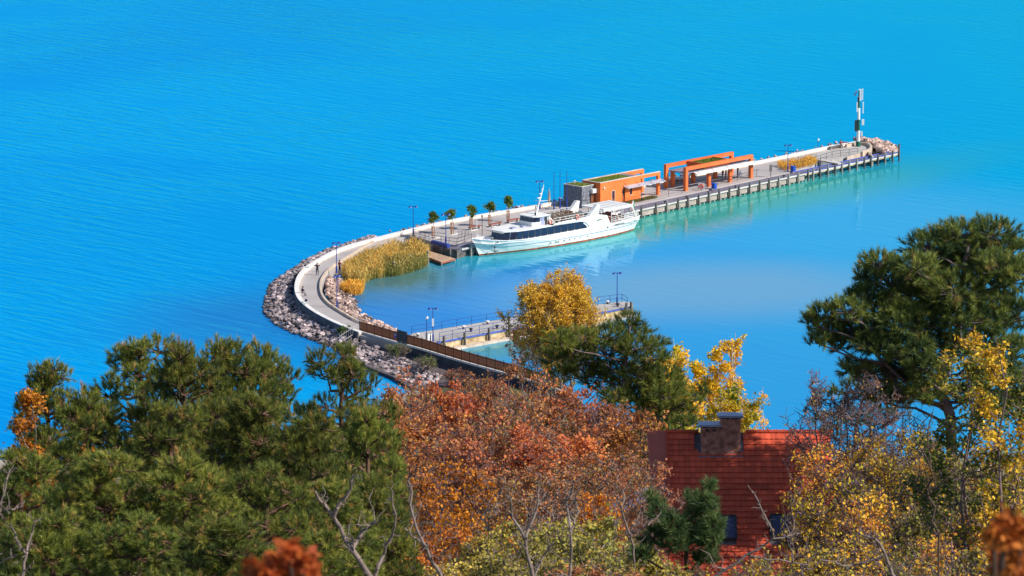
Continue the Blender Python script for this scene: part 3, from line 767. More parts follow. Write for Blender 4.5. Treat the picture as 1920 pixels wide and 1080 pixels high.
def orange_house():
    o_ = W(1125.6, 387.5, ZD); t = thing("orange_kiosk", "orange rendered quay building with a planted roof and a portal frame at its right end", "building", o_, PA)
    L1, D, H = 9.4, 3.7, 3.62; L2 = 14.0; doors = [(2.72, 3.32, 0.02, 2.05, 'o'), (5.15, 5.75, 0.02, 2.1, 'o'), (6.85, 7.4, .95, 2.05, 'w')]
    # walls with real openings: front wall cut into piers
    fw = MB(); x = 0
    for (a, b, z0, z1, k) in doors:
        fw.box(x, a, 0, .25, 0, H); fw.box(a, b, 0, .25, z1, H)
        if z0 > .1: fw.box(a, b, 0, .25, 0, z0)
        x = b
    fw.box(x, L1, 0, .25, 0, H)
    fw.box(0, .25, .25, D - .25, 0, H); fw.box(0, L1, D - .25, D, 0, H); fw.box(L1 - .25, L1, .25, D - .25, 0, H)
    fw.build("wall", MT['orange'], t)
    for (a, b, z0, z1, k) in doors:
        if k == 'w':
            f_ = MB(); f_.box(a, b, .08, .14, z0, z0 + .06); f_.box(a, b, .08, .14, z1 - .06, z1); f_.box(a, a + .06, .08, .14, z0 + .06, z1 - .06); f_.box(b - .06, b, .08, .14, z0 + .06, z1 - .06)
            wn = f_.build("window", MT['darkmetal'], t); MB().box(a + .06, b - .06, .12, .15, z0 + .06, z1 - .06).build("pane", MT['glass'], wn)
            MB().box(a - .08, b + .08, -.1, .0, z0 - .07, z0).build("sill", MT['beam'], wn)
        else:
            dr = MB().box(a + .04, b - .04, .14, .19, z0, z1 - .04).build("door", MT['brown'], t)
            MB().box(a + .12, b - .12, .125, .138, z0 + (z1 - z0) * .45, z1 - .15).build("pane", MT['glass'], dr)
            f_ = MB(); f_.box(a - .07, a, -.015, .05, z0, z1 + .07); f_.box(b, b + .07, -.015, .05, z0, z1 + .07); f_.box(a, b, -.015, .05, z1, z1 + .07); f_.build("frame", MT['orange'] if a > 5 else MT['beam'], dr)
            MB().box(a, b, -.25, 0, 0, .05).build("threshold", MT['beam'], dr)
    cp = MB(); cp.box(-.05, L2, -.05, .25, H, H + .09); cp.box(-.05, L2, D - .25, D + .05, H, H + .09); cp.box(-.05, .2, .25, D - .25, H, H + .09)
    cp.build("coping", MT['beam'], t)
    MB().box(.25, L1 - .25, .25, D - .25, H - .35, H - .06).build("roof_slab", MT['rockbase'], t)
    MB().box(L1 - 1.4, L1 - .2, .3, D - .3, H - .058, H - .02).build("gravel_strip", MT['panelgrey'], t)
    sedum(t, .4, L1 - 1.5, .4, D - .4, H - .06, 3600)
    fr = MB(); fr.box(L1 + .002, L2, 0, .42, H - .5, H); fr.box(L2 - .5, L2, 0, .42, 0, H - .5); fr.build("portal_frame", MT['orange'], t)
    fr = MB(); fr.box(L1 + .002, L2, D - .42, D, H - .5, H); fr.box(L2 - .5, L2, D - .42, D, 0, H - .5); fr.build("portal_frame", MT['orange'], t)
    cn = MB(); cn.add([(5.3, -.95, 2.18), (14.3, -.95, 2.18), (14.3, -.01, 2.42), (5.3, -.01, 2.42), (5.3, -.95, 2.26), (14.3, -.95, 2.26), (14.3, -.01, 2.50), (5.3, -.01, 2.50)],
                      [(3, 2, 1, 0), (4, 5, 6, 7), (0, 1, 5, 4), (1, 2, 6, 5), (2, 3, 7, 6), (3, 0, 4, 7)])
    cn.build("glass_canopy", MT['canopyglass'], t)
    for x in (5.5, 8.2, 11, 13.8): MB().bar((x, -.02, 2.9), (x, -.9, 2.3), .04, .04).build("canopy_tie", MT['darkmetal'], t)
    l_ = MB().ball((.75, -.12, 2.75), .16, 8, 5).build("wall_lamp", MT['flagw'], t)
    MB().box(.68, .82, -.06, 0, 2.6, 2.9).build("bracket", MT['flagw'], l_)
    # recessed link to the slate block
    MB().box(-1.05, -.01, .6, 2.9, 2.1, 2.75).build("link_beam", MT['offwhite'], t)
    MB().box(-1.05, -.01, 1.0, 1.1, 0, 2.1).build("entrance_screen", MT['brown'], t)
    return t
orange_house()
def pergola():
    o_ = W(1283.7, 358.5, ZD); t = thing("orange_pergola", "open red orange double portal pergola with a planted box roof on the quay", "pergola", o_, PA)
    L, D, H = 16.6, 4.1, 3.75
    a = MB(); portal(a, 0, L, -.2, 0, H, .5, .55, wx=.6); a.build("front_portal", MT['redorange'], t)
    a = MB(); portal(a, 0, L, D - .3, 0, H, .5, .55, wx=.6); a.build("back_portal", MT['redorange'], t)
    for x in (5.6, 10.8):
        MB().box(x, x + .6, -.18, .28, 0, 2.62).build("column", MT['redorange'], t)
    for x in (1.6, 6.6, 12.0):
        MB().box(x, x + .6, D - .28, D + .18, 0, 2.62).build("column", MT['redorange'], t)
    MB().box(.62, L - .62, .302, D - .302, 2.622, 2.82).build("roof_sheet", MT['panelgrey'], t)
    b = MB(); b.box(5.0, 11.2, .32, .5, 2.822, 3.70); b.box(5.0, 11.2, D - .5, D - .32, 2.822, 3.70); b.box(5.0, 5.2, .5, D - .5, 2.822, 3.70); b.box(11.0, 11.2, .5, D - .5, 2.822, 3.70)
    b.build("roof_box", MT['redorange'], t); MB().box(5.2, 11.0, .5, D - .5, 2.9, 3.5).build("roof_bed", MT['rockbase'], t)
    sedum(t, 5.25, 10.95, .55, D - .55, 3.5, 2600, .8)
    c = MB(); z0, z1 = 2.42, 2.66
    c.add([(1.9, -1.15, z0), (16.9, -1.15, z0), (16.9, -.21, z1), (1.9, -.21, z1), (1.9, -1.15, z0 + .1), (16.9, -1.15, z0 + .1), (16.9, -.21, z1 + .1), (1.9, -.21, z1 + .1)],
          [(3, 2, 1, 0), (4, 5, 6, 7), (0, 1, 5, 4), (1, 2, 6, 5), (2, 3, 7, 6), (3, 0, 4, 7)])
    c.build("glass_canopy", MT['offwhite'], t)
    for x in (2.5, 6, 9.5, 13, 16.3): MB().bar((x, -.2, 3.0), (x, -1.05, 2.55), .04, .04).build("canopy_tie", MT['darkmetal'], t)
pergola()

# ------------------------------------------------------------------ light mast on the tip
def mast():
    t = thing("harbour_light_mast", "tall green and white banded light mast with antenna panels on the pier tip", "light mast", W(1609, 274.5, ZD))
    z = 0; bands = [(1.0, .42, 'green'), (2.2, .30, 'offwhite'), (2.2, .27, 'green'), (2.3, .24, 'offwhite'), (1.5, .20, 'green'), (.6, .2, 'darkmetal')]
    for h, r, m in bands:
        MB().tube([(0, 0, z), (0, 0, z + h - .004)], r, 10).build("band_" + {'green': 'green', 'offwhite': 'white', 'darkmetal': 'dark'}[m], MT[m], t); z += h
    MB().tube([(0, 0, z), (0, 0, z + 1.4)], .07, 6).build("top_pole", MT['darkmetal'], t)
    MB().ball((.0, 0, z + 1.5), .13, 6, 4).build("beacon", MT['flagw'], t)
    for (x, y, zz, hh, w_) in ((.55, -.1, 3.1, .9, .32), (.72, -.1, 5.3, 1.15, .5), (-.52, -.1, 4.2, 2.0, .34), (.72, 0, 7.6, 2.3, .24), (-.32, -.35, 8.0, 1.9, .24), (.22, -.42, 10.2, 2.3, .40), (.60, .1, 10.3, 2.2, .22), (-.1, .5, 8.8, 2, .3)):
        w_ *= .78; pn = MB().box(x - w_ / 2, x + w_ / 2, y - .1, y + .1, zz - 1.0, zz - 1.0 + hh).build("antenna_panel", MT['darkmetal'] if zz == 4.2 else MT['offwhite'], t)
        MB().bar((0, 0, zz - 1 + hh / 2), (x, y, zz - 1 + hh / 2), .06, .06).build("bracket", MT['darkmetal'], pn)
    MB().tube([(-.35, 0, 3.0), (-.35, 0, 5.2)], .22, 8).build("ladder_cage", MT['darkmetal'], t)
    i = MB(); i.bar((0, 0, z + .7), (-.75, 0, z + .7), .05, .05); i.ball((-.7, 0, z + .5), .22, 6, 4); i.box(-.62, -.3, -.12, .12, z + .85, z + 1.25); i.build("weather_instrument", MT['zinc'], t)
    # panel set round the upper pole
    MB().tube([(0, 0, z - .6), (0, 0, z + 1.3)], [.12, .09], 6).build("sleeve", MT['darkmetal'], t)
    t.scale = (1, 1, .84)
mast()
# low curved wall, beach pocket and rocks at the tip
cw = smooth_line([W(x, y, 2.0) for x, y in ((1586, 271), (1606, 266), (1622, 266.5), (1634, 270.5), (1633, 278), (1616, 284))], 2)
tw = thing("curved_seat_wall", "low pale curved wall round the light mast platform", "wall", flat(cw[0], 0)); MB().ribbon(cw, .18, -.5, 2.0).build("wall_body", MT['ledge'], tw, world=True)
cw2 = [W(x, y, 1.9) for x, y in ((1587, 292), (1626, 281), (1636, 290))]
tw = thing("beach_retaining_wall", "pale wall edging the sand below the pier tip platform", "wall", flat(cw2[0], 0)); MB().ribbon(cw2, .15, -.5, 1.7).build("wall_body", MT['ledge'], tw, world=True)
sandp = MB().prism([W(x, y, .8) for x, y in ((1548, 306), (1596, 297), (1640, 288), (1672, 284), (1640, 272), (1560, 298))], -1, .75)
tag(sandp.build("sand", MT['sand']), "pale sand between the platform and the boardwalk at the pier tip", kind="structure")
fb = thing("foot_bridge", "short flat grey bridge slab over the dark gap before the tip platform", "bridge", W(1552, 300, ZD))
MB().bar(W(1531, 299, 1.66), W(1575, 307, 1.5), 1.1, .22).build("slab", MT['beam'], fb, world=True)
# wooden bench at the tip
def bench(p, rz, lab, L=2.4, m='redbench'):
    b_ = thing("bench", lab, "bench", p, rz, "benches on the pier")
    MB().box(-L / 2, L / 2, -.25, .25, .40, .50).build("seat", MT[m], b_)
    for s in (-1, 1): MB().box(s * L / 2 * .8 - .08, s * L / 2 * .8 + .08, -.22, .22, 0, .40).build("leg", MT['concrete'], b_)
    return b_
bench(W(1567, 279, ZD), PA, "grey bench on the tip platform in front of the sitting person", 3.4, 'pile')
bench(W(890, 430, ZD), PA, "red brown bench behind the ship's bow between the middle trees")
bench(W(929, 424.5, ZD), PA, "red brown bench behind the wheelhouse left of the fourth tree")
bench(W(962, 417, ZD), PA, "red brown bench just right of the fifth small tree")
bench(W(1262, 345, ZD), PA, "red brown bench in the shade left of the pergola", 2.6)
bench(W(1276, 343, ZD), PA, "red brown bench in the pergola's shade nearest its front left leg", 1.6)
# blue bins
for (x, y, lab) in ((1339, 354.5, "bright blue bin on the quay before the pergola"), (1487, 322, "bright blue bin beside the small golden reed bed")):
    b_ = thing("litter_bin", lab, "bin", W(x, y, ZD), PA, "blue bins on the quay")
    MB().box(-.30, .30, -.30, .30, .05, .80).build("body", MT['bin'], b_); MB().box(-.34, .34, -.34, .34, .80, .90).build("lid", MT['bin'], b_)
    MB().box(-.2, .2, .3, .38, .9, .97).build("handle", MT['bin'], b_)
lr = thing("life_ring_stand", "orange life ring on a white board on the quay before the pergola", "life ring", W(1315, 357.5, ZD), -.2)
MB().box(-.5, .5, .0, .05, .2, 1.2).build("board", MT['offwhite'], lr); MB().torus((0, -.06, .7), .3, .09, (0, 1, 0)).build("ring", MT['lifering'], lr); MB().box(-.05, .05, .05, .12, 0, 1.2).build("post", MT['darkmetal'], lr)
# quay railings / timber posts with thin rails
rq = [W(1222, 386, ZD), W(1250, 380, ZD)]
railing("thin_quay_railing", "thin dark railing along the quay in front of the orange building and pergola", [front(px_to_t(1208), 3.25, ZD), front(px_to_t(1310), 3.25, ZD)], 1.05, 3.6, MT['darkmetal'], 1)
railing("thin_quay_railing", "thin dark railing along the quay before the right half of the pergola", [front(px_to_t(1340), 3.25, ZD), front(px_to_t(1450), 3.25, ZD)], 1.05, 2.6, MT['darkmetal'], 2)
railing("thin_quay_railing", "thin grey railing beside the golden reed bed towards the tip", [front(px_to_t(1500), 3.0, ZD), front(px_to_t(1533), 2.9, ZD), W(1560, 296, ZD), W(1608, 289.5, ZD)], 1.05, 2.2, MT['darkmetal'], 2)
railing("dark_railing", "dark railing round the quay corner beside the ship's bow", [W(778, 444, ZD), W(797, 449, ZD), W(812, 454.5, ZD), W(857, 461, ZD), W(884, 452, ZD)], 1.1, 1.7, MT['darkmetal'], 2)
for k, (x, y, lab) in enumerate(((862, 447.5, "left hoop stand of the bicycle racks beside the ship's bow"), (869, 446, "middle hoop stand of the bicycle racks beside the ship's bow"), (876, 444.5, "right hoop stand of the bicycle racks beside the ship's bow"))):
    hp = thing("hoop_stand", lab, "bicycle rack", W(x, y, ZD), .4, "metal hoops beside the bow"); h = MB()
    for s in (-.22, .22): h.bar((s, 0, 0), (s, 0, 1.1), .035, .035)
    h.bar((-.24, 0, 1.1), (.24, 0, 1.1), .035, .035); h.bar((-.2, 0, .6), (.2, 0, .6), .04, .04); h.build("hoop", MT['darkmetal'], hp)
wp = thing("white_signal_pole", "slim white pole on the quay behind the ship's bow", "pole", W(894, 443, ZD)); MB().tube([(0, 0, 0), (0, 0, 2.7)], .06, 6).build("pole", MT['flagw'], wp); MB().box(-.12, .12, -.12, .12, 0, .05).build("foot", MT['concrete'], wp)
wp = thing("dark_sign_pole", "slim dark pole with a small head right of the white pole", "pole", W(904, 441, ZD)); MB().tube([(0, 0, 0), (0, 0, 2.7)], .05, 6).build("pole", MT['darkmetal'], wp); MB().box(-.12, .12, -.08, .08, 2.7, 2.95).build("head", MT['darkmetal'], wp)
rb = thing("info_stand", "narrow grey information stand on the quay right of the pergola", "sign", W(1445, 332, ZD), .5); MB().box(-.22, .22, -.05, .05, .9, 2.0).build("panel", MT['pile'], rb); MB().tube([(0, 0, 0), (0, 0, .9)], .05, 6).build("post", MT['darkmetal'], rb)
gf = thing("tall_thin_frame", "thin metal arch frame in front of the slate block", "frame", W(1103, 391, ZD), PA); gg = MB(); gg.bar((0, -.5, 0), (0, -.5, 2.3), .06, .06); gg.bar((1.3, -.5, 0), (1.3, -.5, 2.3), .06, .06); gg.bar((0, -.5, 2.3), (1.3, -.5, 2.3), .06, .06); gg.build("frame", MT['darkmetal'], gf)

# ------------------------------------------------------------------ passenger ship
def ship():
    a = W(905, 486, 0); b = W(1195, 432, 0)
    ang = math.atan2(a.y - b.y, a.x - b.x); f = Vector((math.cos(ang), math.sin(ang), 0)); pside = Vector((-f.y, f.x, 0))
    c = (a + b) / 2 - pside * 2.2 - f * .3
    t = thing("passenger_ship", "long white passenger ship with a dark window band moored along the quay", "ship", c, ang)
    S = [0, .03, .08, .15, .25, .4, .6, .8, .93, 1]; dh = [.06, .75, 1.55, 2.25, 2.8, 3.1, 3.1, 2.95, 2.6, 2.1]; wh = [.03, .22, .62, 1.2, 1.95, 2.7, 2.95, 2.7, 2.1, 1.5]
    sz = [2.70, 2.52, 2.28, 2.02, 1.86, 1.80, 1.80, 1.90, 2.02, 2.15]
    XD = lambda s: 16.4 - 32.9 * s
    XW = lambda s: 14.9 - 30.6 * s
    rows = [(0, 0, -.8), (0.0, 0, .0), (.12, .1, .24), (.55, .55, 1.1), (.60, .6, 1.16), (1, 1, None)]
    def P(i, r, side):
        tb, tx, z = r; s = S[i]; zz = sz[i] if z is None else z
        if z in (1.1, 1.16): zz = z + (sz[i] - 1.95) * .5
        hw = wh[i] + (dh[i] - wh[i]) * tb + (.05 if z == 1.16 else 0); x = XW(s) + (XD(s) - XW(s)) * tx
        return (x, side * hw, zz)
    def skin(r0, r1, mb, flare=0):
        for side in (-1, 1):
            n = len(S); vs = []
            for i in range(n): vs += [P(i, rows[r0], side), P(i, rows[r1], side)]
            fs = []
            for i in range(n - 1):
                q = (i * 2, i * 2 + 2, i * 2 + 3, i * 2 + 1); fs.append(q if side < 0 else q[::-1])
            mb.add(vs, fs)
        mb.add([P(len(S) - 1, rows[r0], -1), P(len(S) - 1, rows[r0], 1), P(len(S) - 1, rows[r1], 1), P(len(S) - 1, rows[r1], -1)], [(0, 1, 2, 3)])
    h = MB(); skin(2, 3, h); skin(3, 4, h); skin(4, 5, h); h.build("hull", MT['white'], t)
    h = MB(); skin(0, 1, h); skin(1, 2, h); h.build("boot_top", MT['rust'], t)
    # rubbing strake
    for side in (-1, 1):
        pts = [Vector(P(i, rows[3], side)) + Vector((0, side * .05, .03)) for i in range(len(S))]
        MB().tube(pts[1:], .05, 5).build("rubbing_strake", MT['zinc'], t)
        pts = [Vector(P(i, rows[5], side)) + Vector((0, 0, .03)) for i in range(len(S))]
        MB().tube(pts, .06, 5).build("gunwale", MT['offwhite'], t)
    d = MB(); vs = []; n = len(S)
    for i in range(n): vs += [(XD(S[i]), -dh[i] + .04, sz[i] - (.55 if i < 3 else .28)), (XD(S[i]), dh[i] - .04, sz[i] - (.55 if i < 3 else .28))]
    d.add(vs, [(i * 2, i * 2 + 2, i * 2 + 3, i * 2 + 1) for i in range(n - 1)]); d.build("deck", MT['offwhite'], t)
    # saloon: outline narrowing to the raked front
    def hb(x):   # half beam of the saloon
        if x > 9.6: return 1.25 + (11.4 - x) / 1.8 * .9
        if x > 6: return 2.15 + (9.6 - x) / 3.6 * .45
        return 2.60
    ZB, ZT = 1.93, 3.10
    xs = [11.4, 10.6, 9.6, 8.0, 6.0, 3, 0, -3.2, -8.2]
    top = MB(); ol = [(x - (.35 if x > 9 else 0) + .3, -hb(x) - .08) for x in xs] + [(x - (.35 if x > 9 else 0) + .3, hb(x) + .08) for x in reversed(xs)]
    top.prism(ol, ZT, ZT + .12); top.build("saloon_roof", MT['offwhite'], t)
    body = MB(); ol = [(x, -hb(x)) for x in xs] + [(x, hb(x)) for x in reversed(xs)]
    body.prism(ol, 1.45, ZB + .05); ol2 = [(x - .25, -hb(x) + .10) for x in xs] + [(x - .25, hb(x) - .10) for x in reversed(xs)]
    body.prism(ol2, ZB + .052, ZT - .002); body.build("saloon_wall", MT['white'], t)
    # windows: one pane each
    def pane(p, q, z0, z1, rake, parent, gap=.07, zt=None):
        p = Vector((p[0], p[1], 0)); q = Vector((q[0], q[1], 0)); d_ = (q - p).normalized(); nrm = Vector((-d_.y, d_.x, 0))
        if nrm.dot(p) < 0 and abs(p.y) > .3: nrm = -nrm
        a = p + d_ * gap / 2; b_ = q - d_ * gap / 2; o1 = nrm * .05; r = Vector((-rake, 0, 0)); t1 = z1 if zt is None else zt
        vs = [a + Vector((0, 0, z0)) - o1, b_ + Vector((0, 0, z0)) - o1, b_ + r + Vector((0, 0, t1)) - o1, a + r + Vector((0, 0, z1)) - o1]
        vs += [v + o1 * 1.6 for v in vs]
        return MB().add(vs, [(0, 1, 2, 3), (7, 6, 5, 4), (1, 0, 4, 5), (2, 1, 5, 6), (3, 2, 6, 7), (0, 3, 7, 4)]).build("window", MT['glass'], parent)
    for side in (-1, 1):
        pts = [11.4, 10.5, 9.6, 8.45, 7.3, 6.15, 5.0, 3.6, 2.2, .8, -.6, -2.0, -3.2]
        for a_, b_ in zip(pts[:-1], pts[1:]):
            rk = .30 if a_ > 9.7 else .12 if a_ > 9 else 0
            pane((a_, side * (hb(a_) + .02)), (b_, side * (hb(b_) + .02)), ZB, ZT - .05, rk, t, .20)
        pane((-3.2, side * 2.62), (-4.6, side * 2.62), ZB, ZT - .06, 0, t, .08, ZB + .25)
    for k in range(3):
        y0 = -1.25 + k * .833; pane((11.42, y0), (11.42, y0 + .833), ZB, ZT - .04, .36, t, .06)
    for (x, y, l_) in ((8.6, .5, .8), (6.6, .6, .8)):
        MB().box(x - l_ / 2, x + l_ / 2, y - .3, y + .3, ZT + .122, ZT + .34).build("roof_hatch", MT['zinc'], t)
    # white side bulwark above the saloon from the wheelhouse aft
    for side in (-1, 1):
        b_ = MB(); y0, y1 = (side * 2.55, side * 2.68); ylo, yhi = min(y0, y1), max(y0, y1)
        b_.add([(x, y, z) for y in (ylo, yhi) for (x, z) in ((2.8, 3.12), (-3.3, 3.02), (-4.3, 2.75), (-4.9, 2.3), (-5.1, 1.75), (-9.6, 1.75), (-8.8, 3.25), (-7, 3.62), (.5, 3.52), (2.0, 3.42))],
               [(9, 8, 7, 6, 5, 4, 3, 2, 1, 0), tuple(range(10, 20))] + [((i + 1) % 10, (i + 1) % 10 + 10, i + 10, i)[::-1] for i in range(10)]); b_.build("side_bulwark", MT['white'], t)
    MB().box(-8.2, 2.6, -2.5, 2.5, 2.72, 3.22).build("upper_deck", MT['offwhite'], t)
    MB().box(-8.3, -3.4, -2.55, 2.55, 1.9, 2.62).build("aft_saloon_wall", MT['white'], t)
    MB().box(-7.6, -6.6, 2.682, 2.70, 2.7, 2.85).build("side_vent", MT['darkmetal'], t)
    # wheelhouse
    wl_ = [(5.3, -1.3), (5.3, 1.3), (4.7, 1.65), (2.4, 1.65), (2.4, -1.65), (4.7, -1.65)]
    wb = MB().prism([(p[0] + .25, p[1]) for p in wl_], ZT + .122, 3.85); wb.prism([(p[0] - .05 if p[0] > 4 else p[0], p[1] * .95) for p in wl_], 3.852, 4.55); wb.build("wheelhouse_wall", MT['white'], t)
    MB().prism([(p[0] + (.15 if p[0] > 3 else -.3), p[1] * 1.1) for p in wl_], 4.552, 4.66).build("wheelhouse_roof", MT['offwhite'], t)
    for k in range(3): pane((5.45, -1.3 + k * .867), (5.45, -1.3 + (k + 1) * .867), 3.84, 4.52, .18, t, .16)
    for s in (-1, 1):
        pane((5.45, s * 1.3), (4.85, s * 1.66), 3.84, 4.52, .16, t, .14); pane((4.8, s * 1.66), (4.2, s * 1.66), 3.84, 4.50, .05, t, .06)
        MB().box(3.35, 3.95, min(s * 1.6, s * 1.67), max(s * 1.6, s * 1.67), 3.15, 4.48).build("wheelhouse_door", MT['zinc'], t)
        MB().box(2.7, 3.25, min(s * 1.6, s * 1.67), max(s * 1.6, s * 1.67), 3.2, 4.4).build("dark_doorway", MT['darkmetal'], t)
        MB().add([(2.4, s * 1.6, 3.1), (.9, s * 1.6, 3.1), (2.4, s * 1.6, 4.5), (2.4, s * 1.7, 3.1), (.9, s * 1.7, 3.1), (2.4, s * 1.7, 4.5)], [(0, 1, 2), (5, 4, 3), (0, 3, 4, 1), (1, 4, 5, 2), (2, 5, 3, 0)]).build("wing_panel", MT['white'], t)
    # mast leaning aft
    m = MB().tube([(3.4, 0, 4.6), (2.9, 0, 5.9), (1.9, 0, 8.4), (1.8, 0, 8.9)], [.22, .13, .07, .03], 8).build("mast", MT['white'], t)
    MB().bar((2.75, -.9, 6.5), (2.75, .9, 6.5), .06, .06).build("crosstree", MT['white'], m)
    MB().bar((2.75, 0, 6.5), (.9, 0, 6.35), .05, .05).build("gaff", MT['white'], m)
    r_ = MB(); r_.box(2.4, 3.1, -.12, .12, 6.9, 7.02); r_.box(2.2, 2.7, -.1, .1, 7.5, 7.6); r_.ball((2.1, 0, 8.1), .14, 6, 4); r_.build("radar", MT['offwhite'], m)
    MB().tube([(4.3, .8, 4.66), (4.3, .8, 5.1)], .12, 8).build("searchlight", MT['darkmetal'], t)
    # deck rails
    def rails(name, pts, h, n_, m_=MT['offwhite'], rows_=2, closed=False):
        g = MB()
        for a_, b_ in zip(pts[:-1], pts[1:]):
            a_, b_ = Vector(a_), Vector(b_); k_ = max(1, round((b_ - a_).length / n_))
            for k in range(k_ + 1): q = a_.lerp(b_, k / k_); g.bar(q, q + Vector((0, 0, h)), .04, .04)
            for j in range(rows_): z = Vector((0, 0, h * (1 - j / rows_))); g.bar(a_ + z, b_ + z, .045, .045)
        return g.build(name, m_, t)
    rails("upper_rail", [(2.2, 2.5, 3.4), (-7.8, 2.5, 3.4)], .75, 1.2); rails("upper_rail", [(2.2, -2.5, 3.1), (-7.8, -2.5, 3.1)], 1.05, 1.2)
    rails("bow_rail", [(13.6, 1.45, 2.30), (15.9, .3, 2.6), (13.6, -1.45, 2.30)], .42, 1.2, rows_=1)
    rails("stern_rail", [(-9.6, 2.85, 2.0), (-15, 2.5, 2.15), (-16.2, 1.9, 2.25), (-16.2, -1.9, 2.25), (-15, -2.5, 2.15), (-9.6, -2.85, 2.0)], .85, .8, rows_=3)
    # seats on the upper deck
    for x in np.arange(1.2, -5.2, -.95):
        for y in (-1.2, .9):
            s_ = MB(); s_.box(x - .22, x + .22, y - .8, y + .8, 3.45, 3.55); s_.box(x - .26, x - .18, y - .8, y + .8, 3.55, 4.0); s_.box(x - .2, x + .2, y - .7, y - .64, 3.12, 3.45); s_.box(x - .2, x + .2, y + .64, y + .7, 3.12, 3.45)
            s_.build("deck_seat", MT['ledge'] if rnd.random() < .7 else MT['planktan'], t)
    # wing shaped funnels
    for s in (-1, 1):
        y0 = s * 2.1; g = MB(); A = [(-4.6, 3.0), (-7.2, 3.0), (-7.6, 5.0), (-7.0, 5.05), (-6.3, 4.4)]
        g.add([(x, y0 - .28, z) for x, z in A] + [(x, y0 + .28, z) for x, z in A], [(0, 1, 2, 3, 4), (9, 8, 7, 6, 5)] + [(i, i + 5, (i + 1) % 5 + 5, (i + 1) % 5) for i in range(5)])
        g.build("funnel_fin", MT['white'], t)
    for (x, y, z, c_) in ((2.1, 1.74, 3.55, 'lifering'), (-2.5, 2.74, 3.75, 'lifering')):
        lr_ = MB().torus((x, y, z), .30, .09, (0, 1, 0), 16, 6).build("life_ring", MT[c_], t)
        for k in range(4):
            a_ = k * PI / 2 + .4; MB().ball((x + .30 * math.cos(a_), y, z + .30 * math.sin(a_)), .105, 6, 4).build("white_band", MT['flagw'], lr_)
    MB().torus((-3.9, -1.9, 3.9), .30, .05, (0.2, 1, 0), 14, 5).build("bicycle_wheel", MT['darkmetal'], t)
    # aft open deck: canopy, posts, tables and seats
    cn = MB(); cn.box(-14.6, -8.4, -2.35, 2.35, 4.10, 4.17); cn.box(-14.6, -8.4, 2.30, 2.36, 3.78, 4.10); cn.build("aft_canopy", MT['offwhite'], t)
    for k in range(6): MB().box(-14.5 + k * 1.0, -14.45 + k * 1.0, -2.3, 2.3, 4.172, 4.20).build("canopy_seam", MT['concrete'], t)
    for s in (-1, 1):
        MB().bar((-14.4, s * 2.2, 4.1), (-15.4, s * 2.3, 2.2), .12, .12).build("canopy_post", MT['white'], t); MB().bar((-10.0, s * 2.4, 4.1), (-10.0, s * 2.4, 2.0), .07, .07).build("canopy_post", MT['white'], t); MB().bar((-12.2, s * 2.4, 4.1), (-12.2, s * 2.4, 2.0), .06, .06).build("canopy_post", MT['white'], t)
    for x in (-9.3, -10.9, -12.5):
        for y in (-1.4, 1.3):
            g = MB(); g.box(x - .3, x + .3, y - .6, y + .6, 2.42, 2.48); g.tube([(x, y, 1.75), (x, y, 2.42)], .05, 5); g.build("table", MT['brown'], t)
            for dx in (-.55, .55):
                g = MB(); g.box(x + dx - .2, x + dx + .2, y - .6, y + .6, 2.12, 2.2); g.box(x + dx * 1.25 - .04, x + dx * 1.25 + .04, y - .6, y + .6, 2.2, 2.75); g.build("bench_seat", MT['redbench'], t)
    MB().box(-16.0, -9.7, -2.5, 2.5, 1.70, 1.78).build("aft_deck", MT['offwhite'], t)
    # hull details
    for k, x in enumerate((3.3, 2.2, 1.7, .5, -.6, -1.7, -2.8, -4.4, -9.4)):
        hw = 2.98 if x > -8 else 2.7
        MB().tube([(x, hw - .05, .72), (x, hw + .045, .72)], .10, 8).build("porthole", MT['darkmetal'], t)
    MB().tube([(-8.6, 2.88, 1.55), (-8.6, 3.10, 1.55)], .10, 8).build("porthole", MT['darkmetal'], t)
    for (x0, x1, z, y) in ((-9.8, -15.0, 1.52, 2.98), (-10.2, -12.6, 1.66, 2.96)):
        L_ = x0 - x1; k_ = int(L_ / .28); g = MB()
        for k in range(k_):
            xx = x0 - k * .28; yb = 3.0 - max(0, (-xx - 9)) * .052
            g.box(xx - rnd.uniform(.12, .2), xx, yb - .03, yb + .03, z, z + .07)
        tag(g.build("lettering", MT['darkmetal'], t), kind="stuff")
    g = MB(); g.tube([(13.35, 1.52, 1.2), (13.1, 1.4, .65)], .06, 6); g.tube([(13.4, 1.20, .75), (13.15, 1.44, .52), (12.7, 1.68, .75)], [.05, .09, .05], 6); g.ball((13.3, 1.55, 1.25), .15, 6, 4); g.build("anchor", MT['darkmetal'], t)
    MB().tube([(13.0, 1.72, 1.95), (13.0, 1.9, 1.95)], .09, 6).build("fairlead", MT['darkmetal'], t)
    for s in (-1, 1):
        MB().tube([(12.6, s * .7, 1.8), (12.6, s * .7, 2.3)], .13, 8).build("bow_bollard", MT['darkmetal'], t)
    wn = MB().box(13.0, 13.8, -.5, .5, 1.9, 2.35).build("windlass", MT['zinc'], t)
    MB().tube([(-15.8, .6, 2.2), (-16.5, .6, 4.3)], .035, 5).build("ensign_staff", MT['white'], t)
    for k, c_ in enumerate(('red', 'flagw', 'flagg')):
        g = MB(); x0 = -16.3 - k * .05; vs = []
        for j in range(5): vs += [(-16.2 + .1 * math.sin(j * 1.1) - k * .20, .6 - .02 - .02 * j, 4.1 - j * .32), (-16.4 + .1 * math.sin(j * 1.1) - k * .20, .6 + .03 - .02 * j, 4.1 - j * .32)]
        g.add(vs, [(j * 2, j * 2 + 1, j * 2 + 3, j * 2 + 2) for j in range(4)]); g.add([(a_, b_ + .02, c2) for a_, b_, c2 in vs], [(j * 2 + 2, j * 2 + 3, j * 2 + 1, j * 2) for j in range(4)])
        g.build("ensign_stripe", MT[c_], t)
    return t
ship()
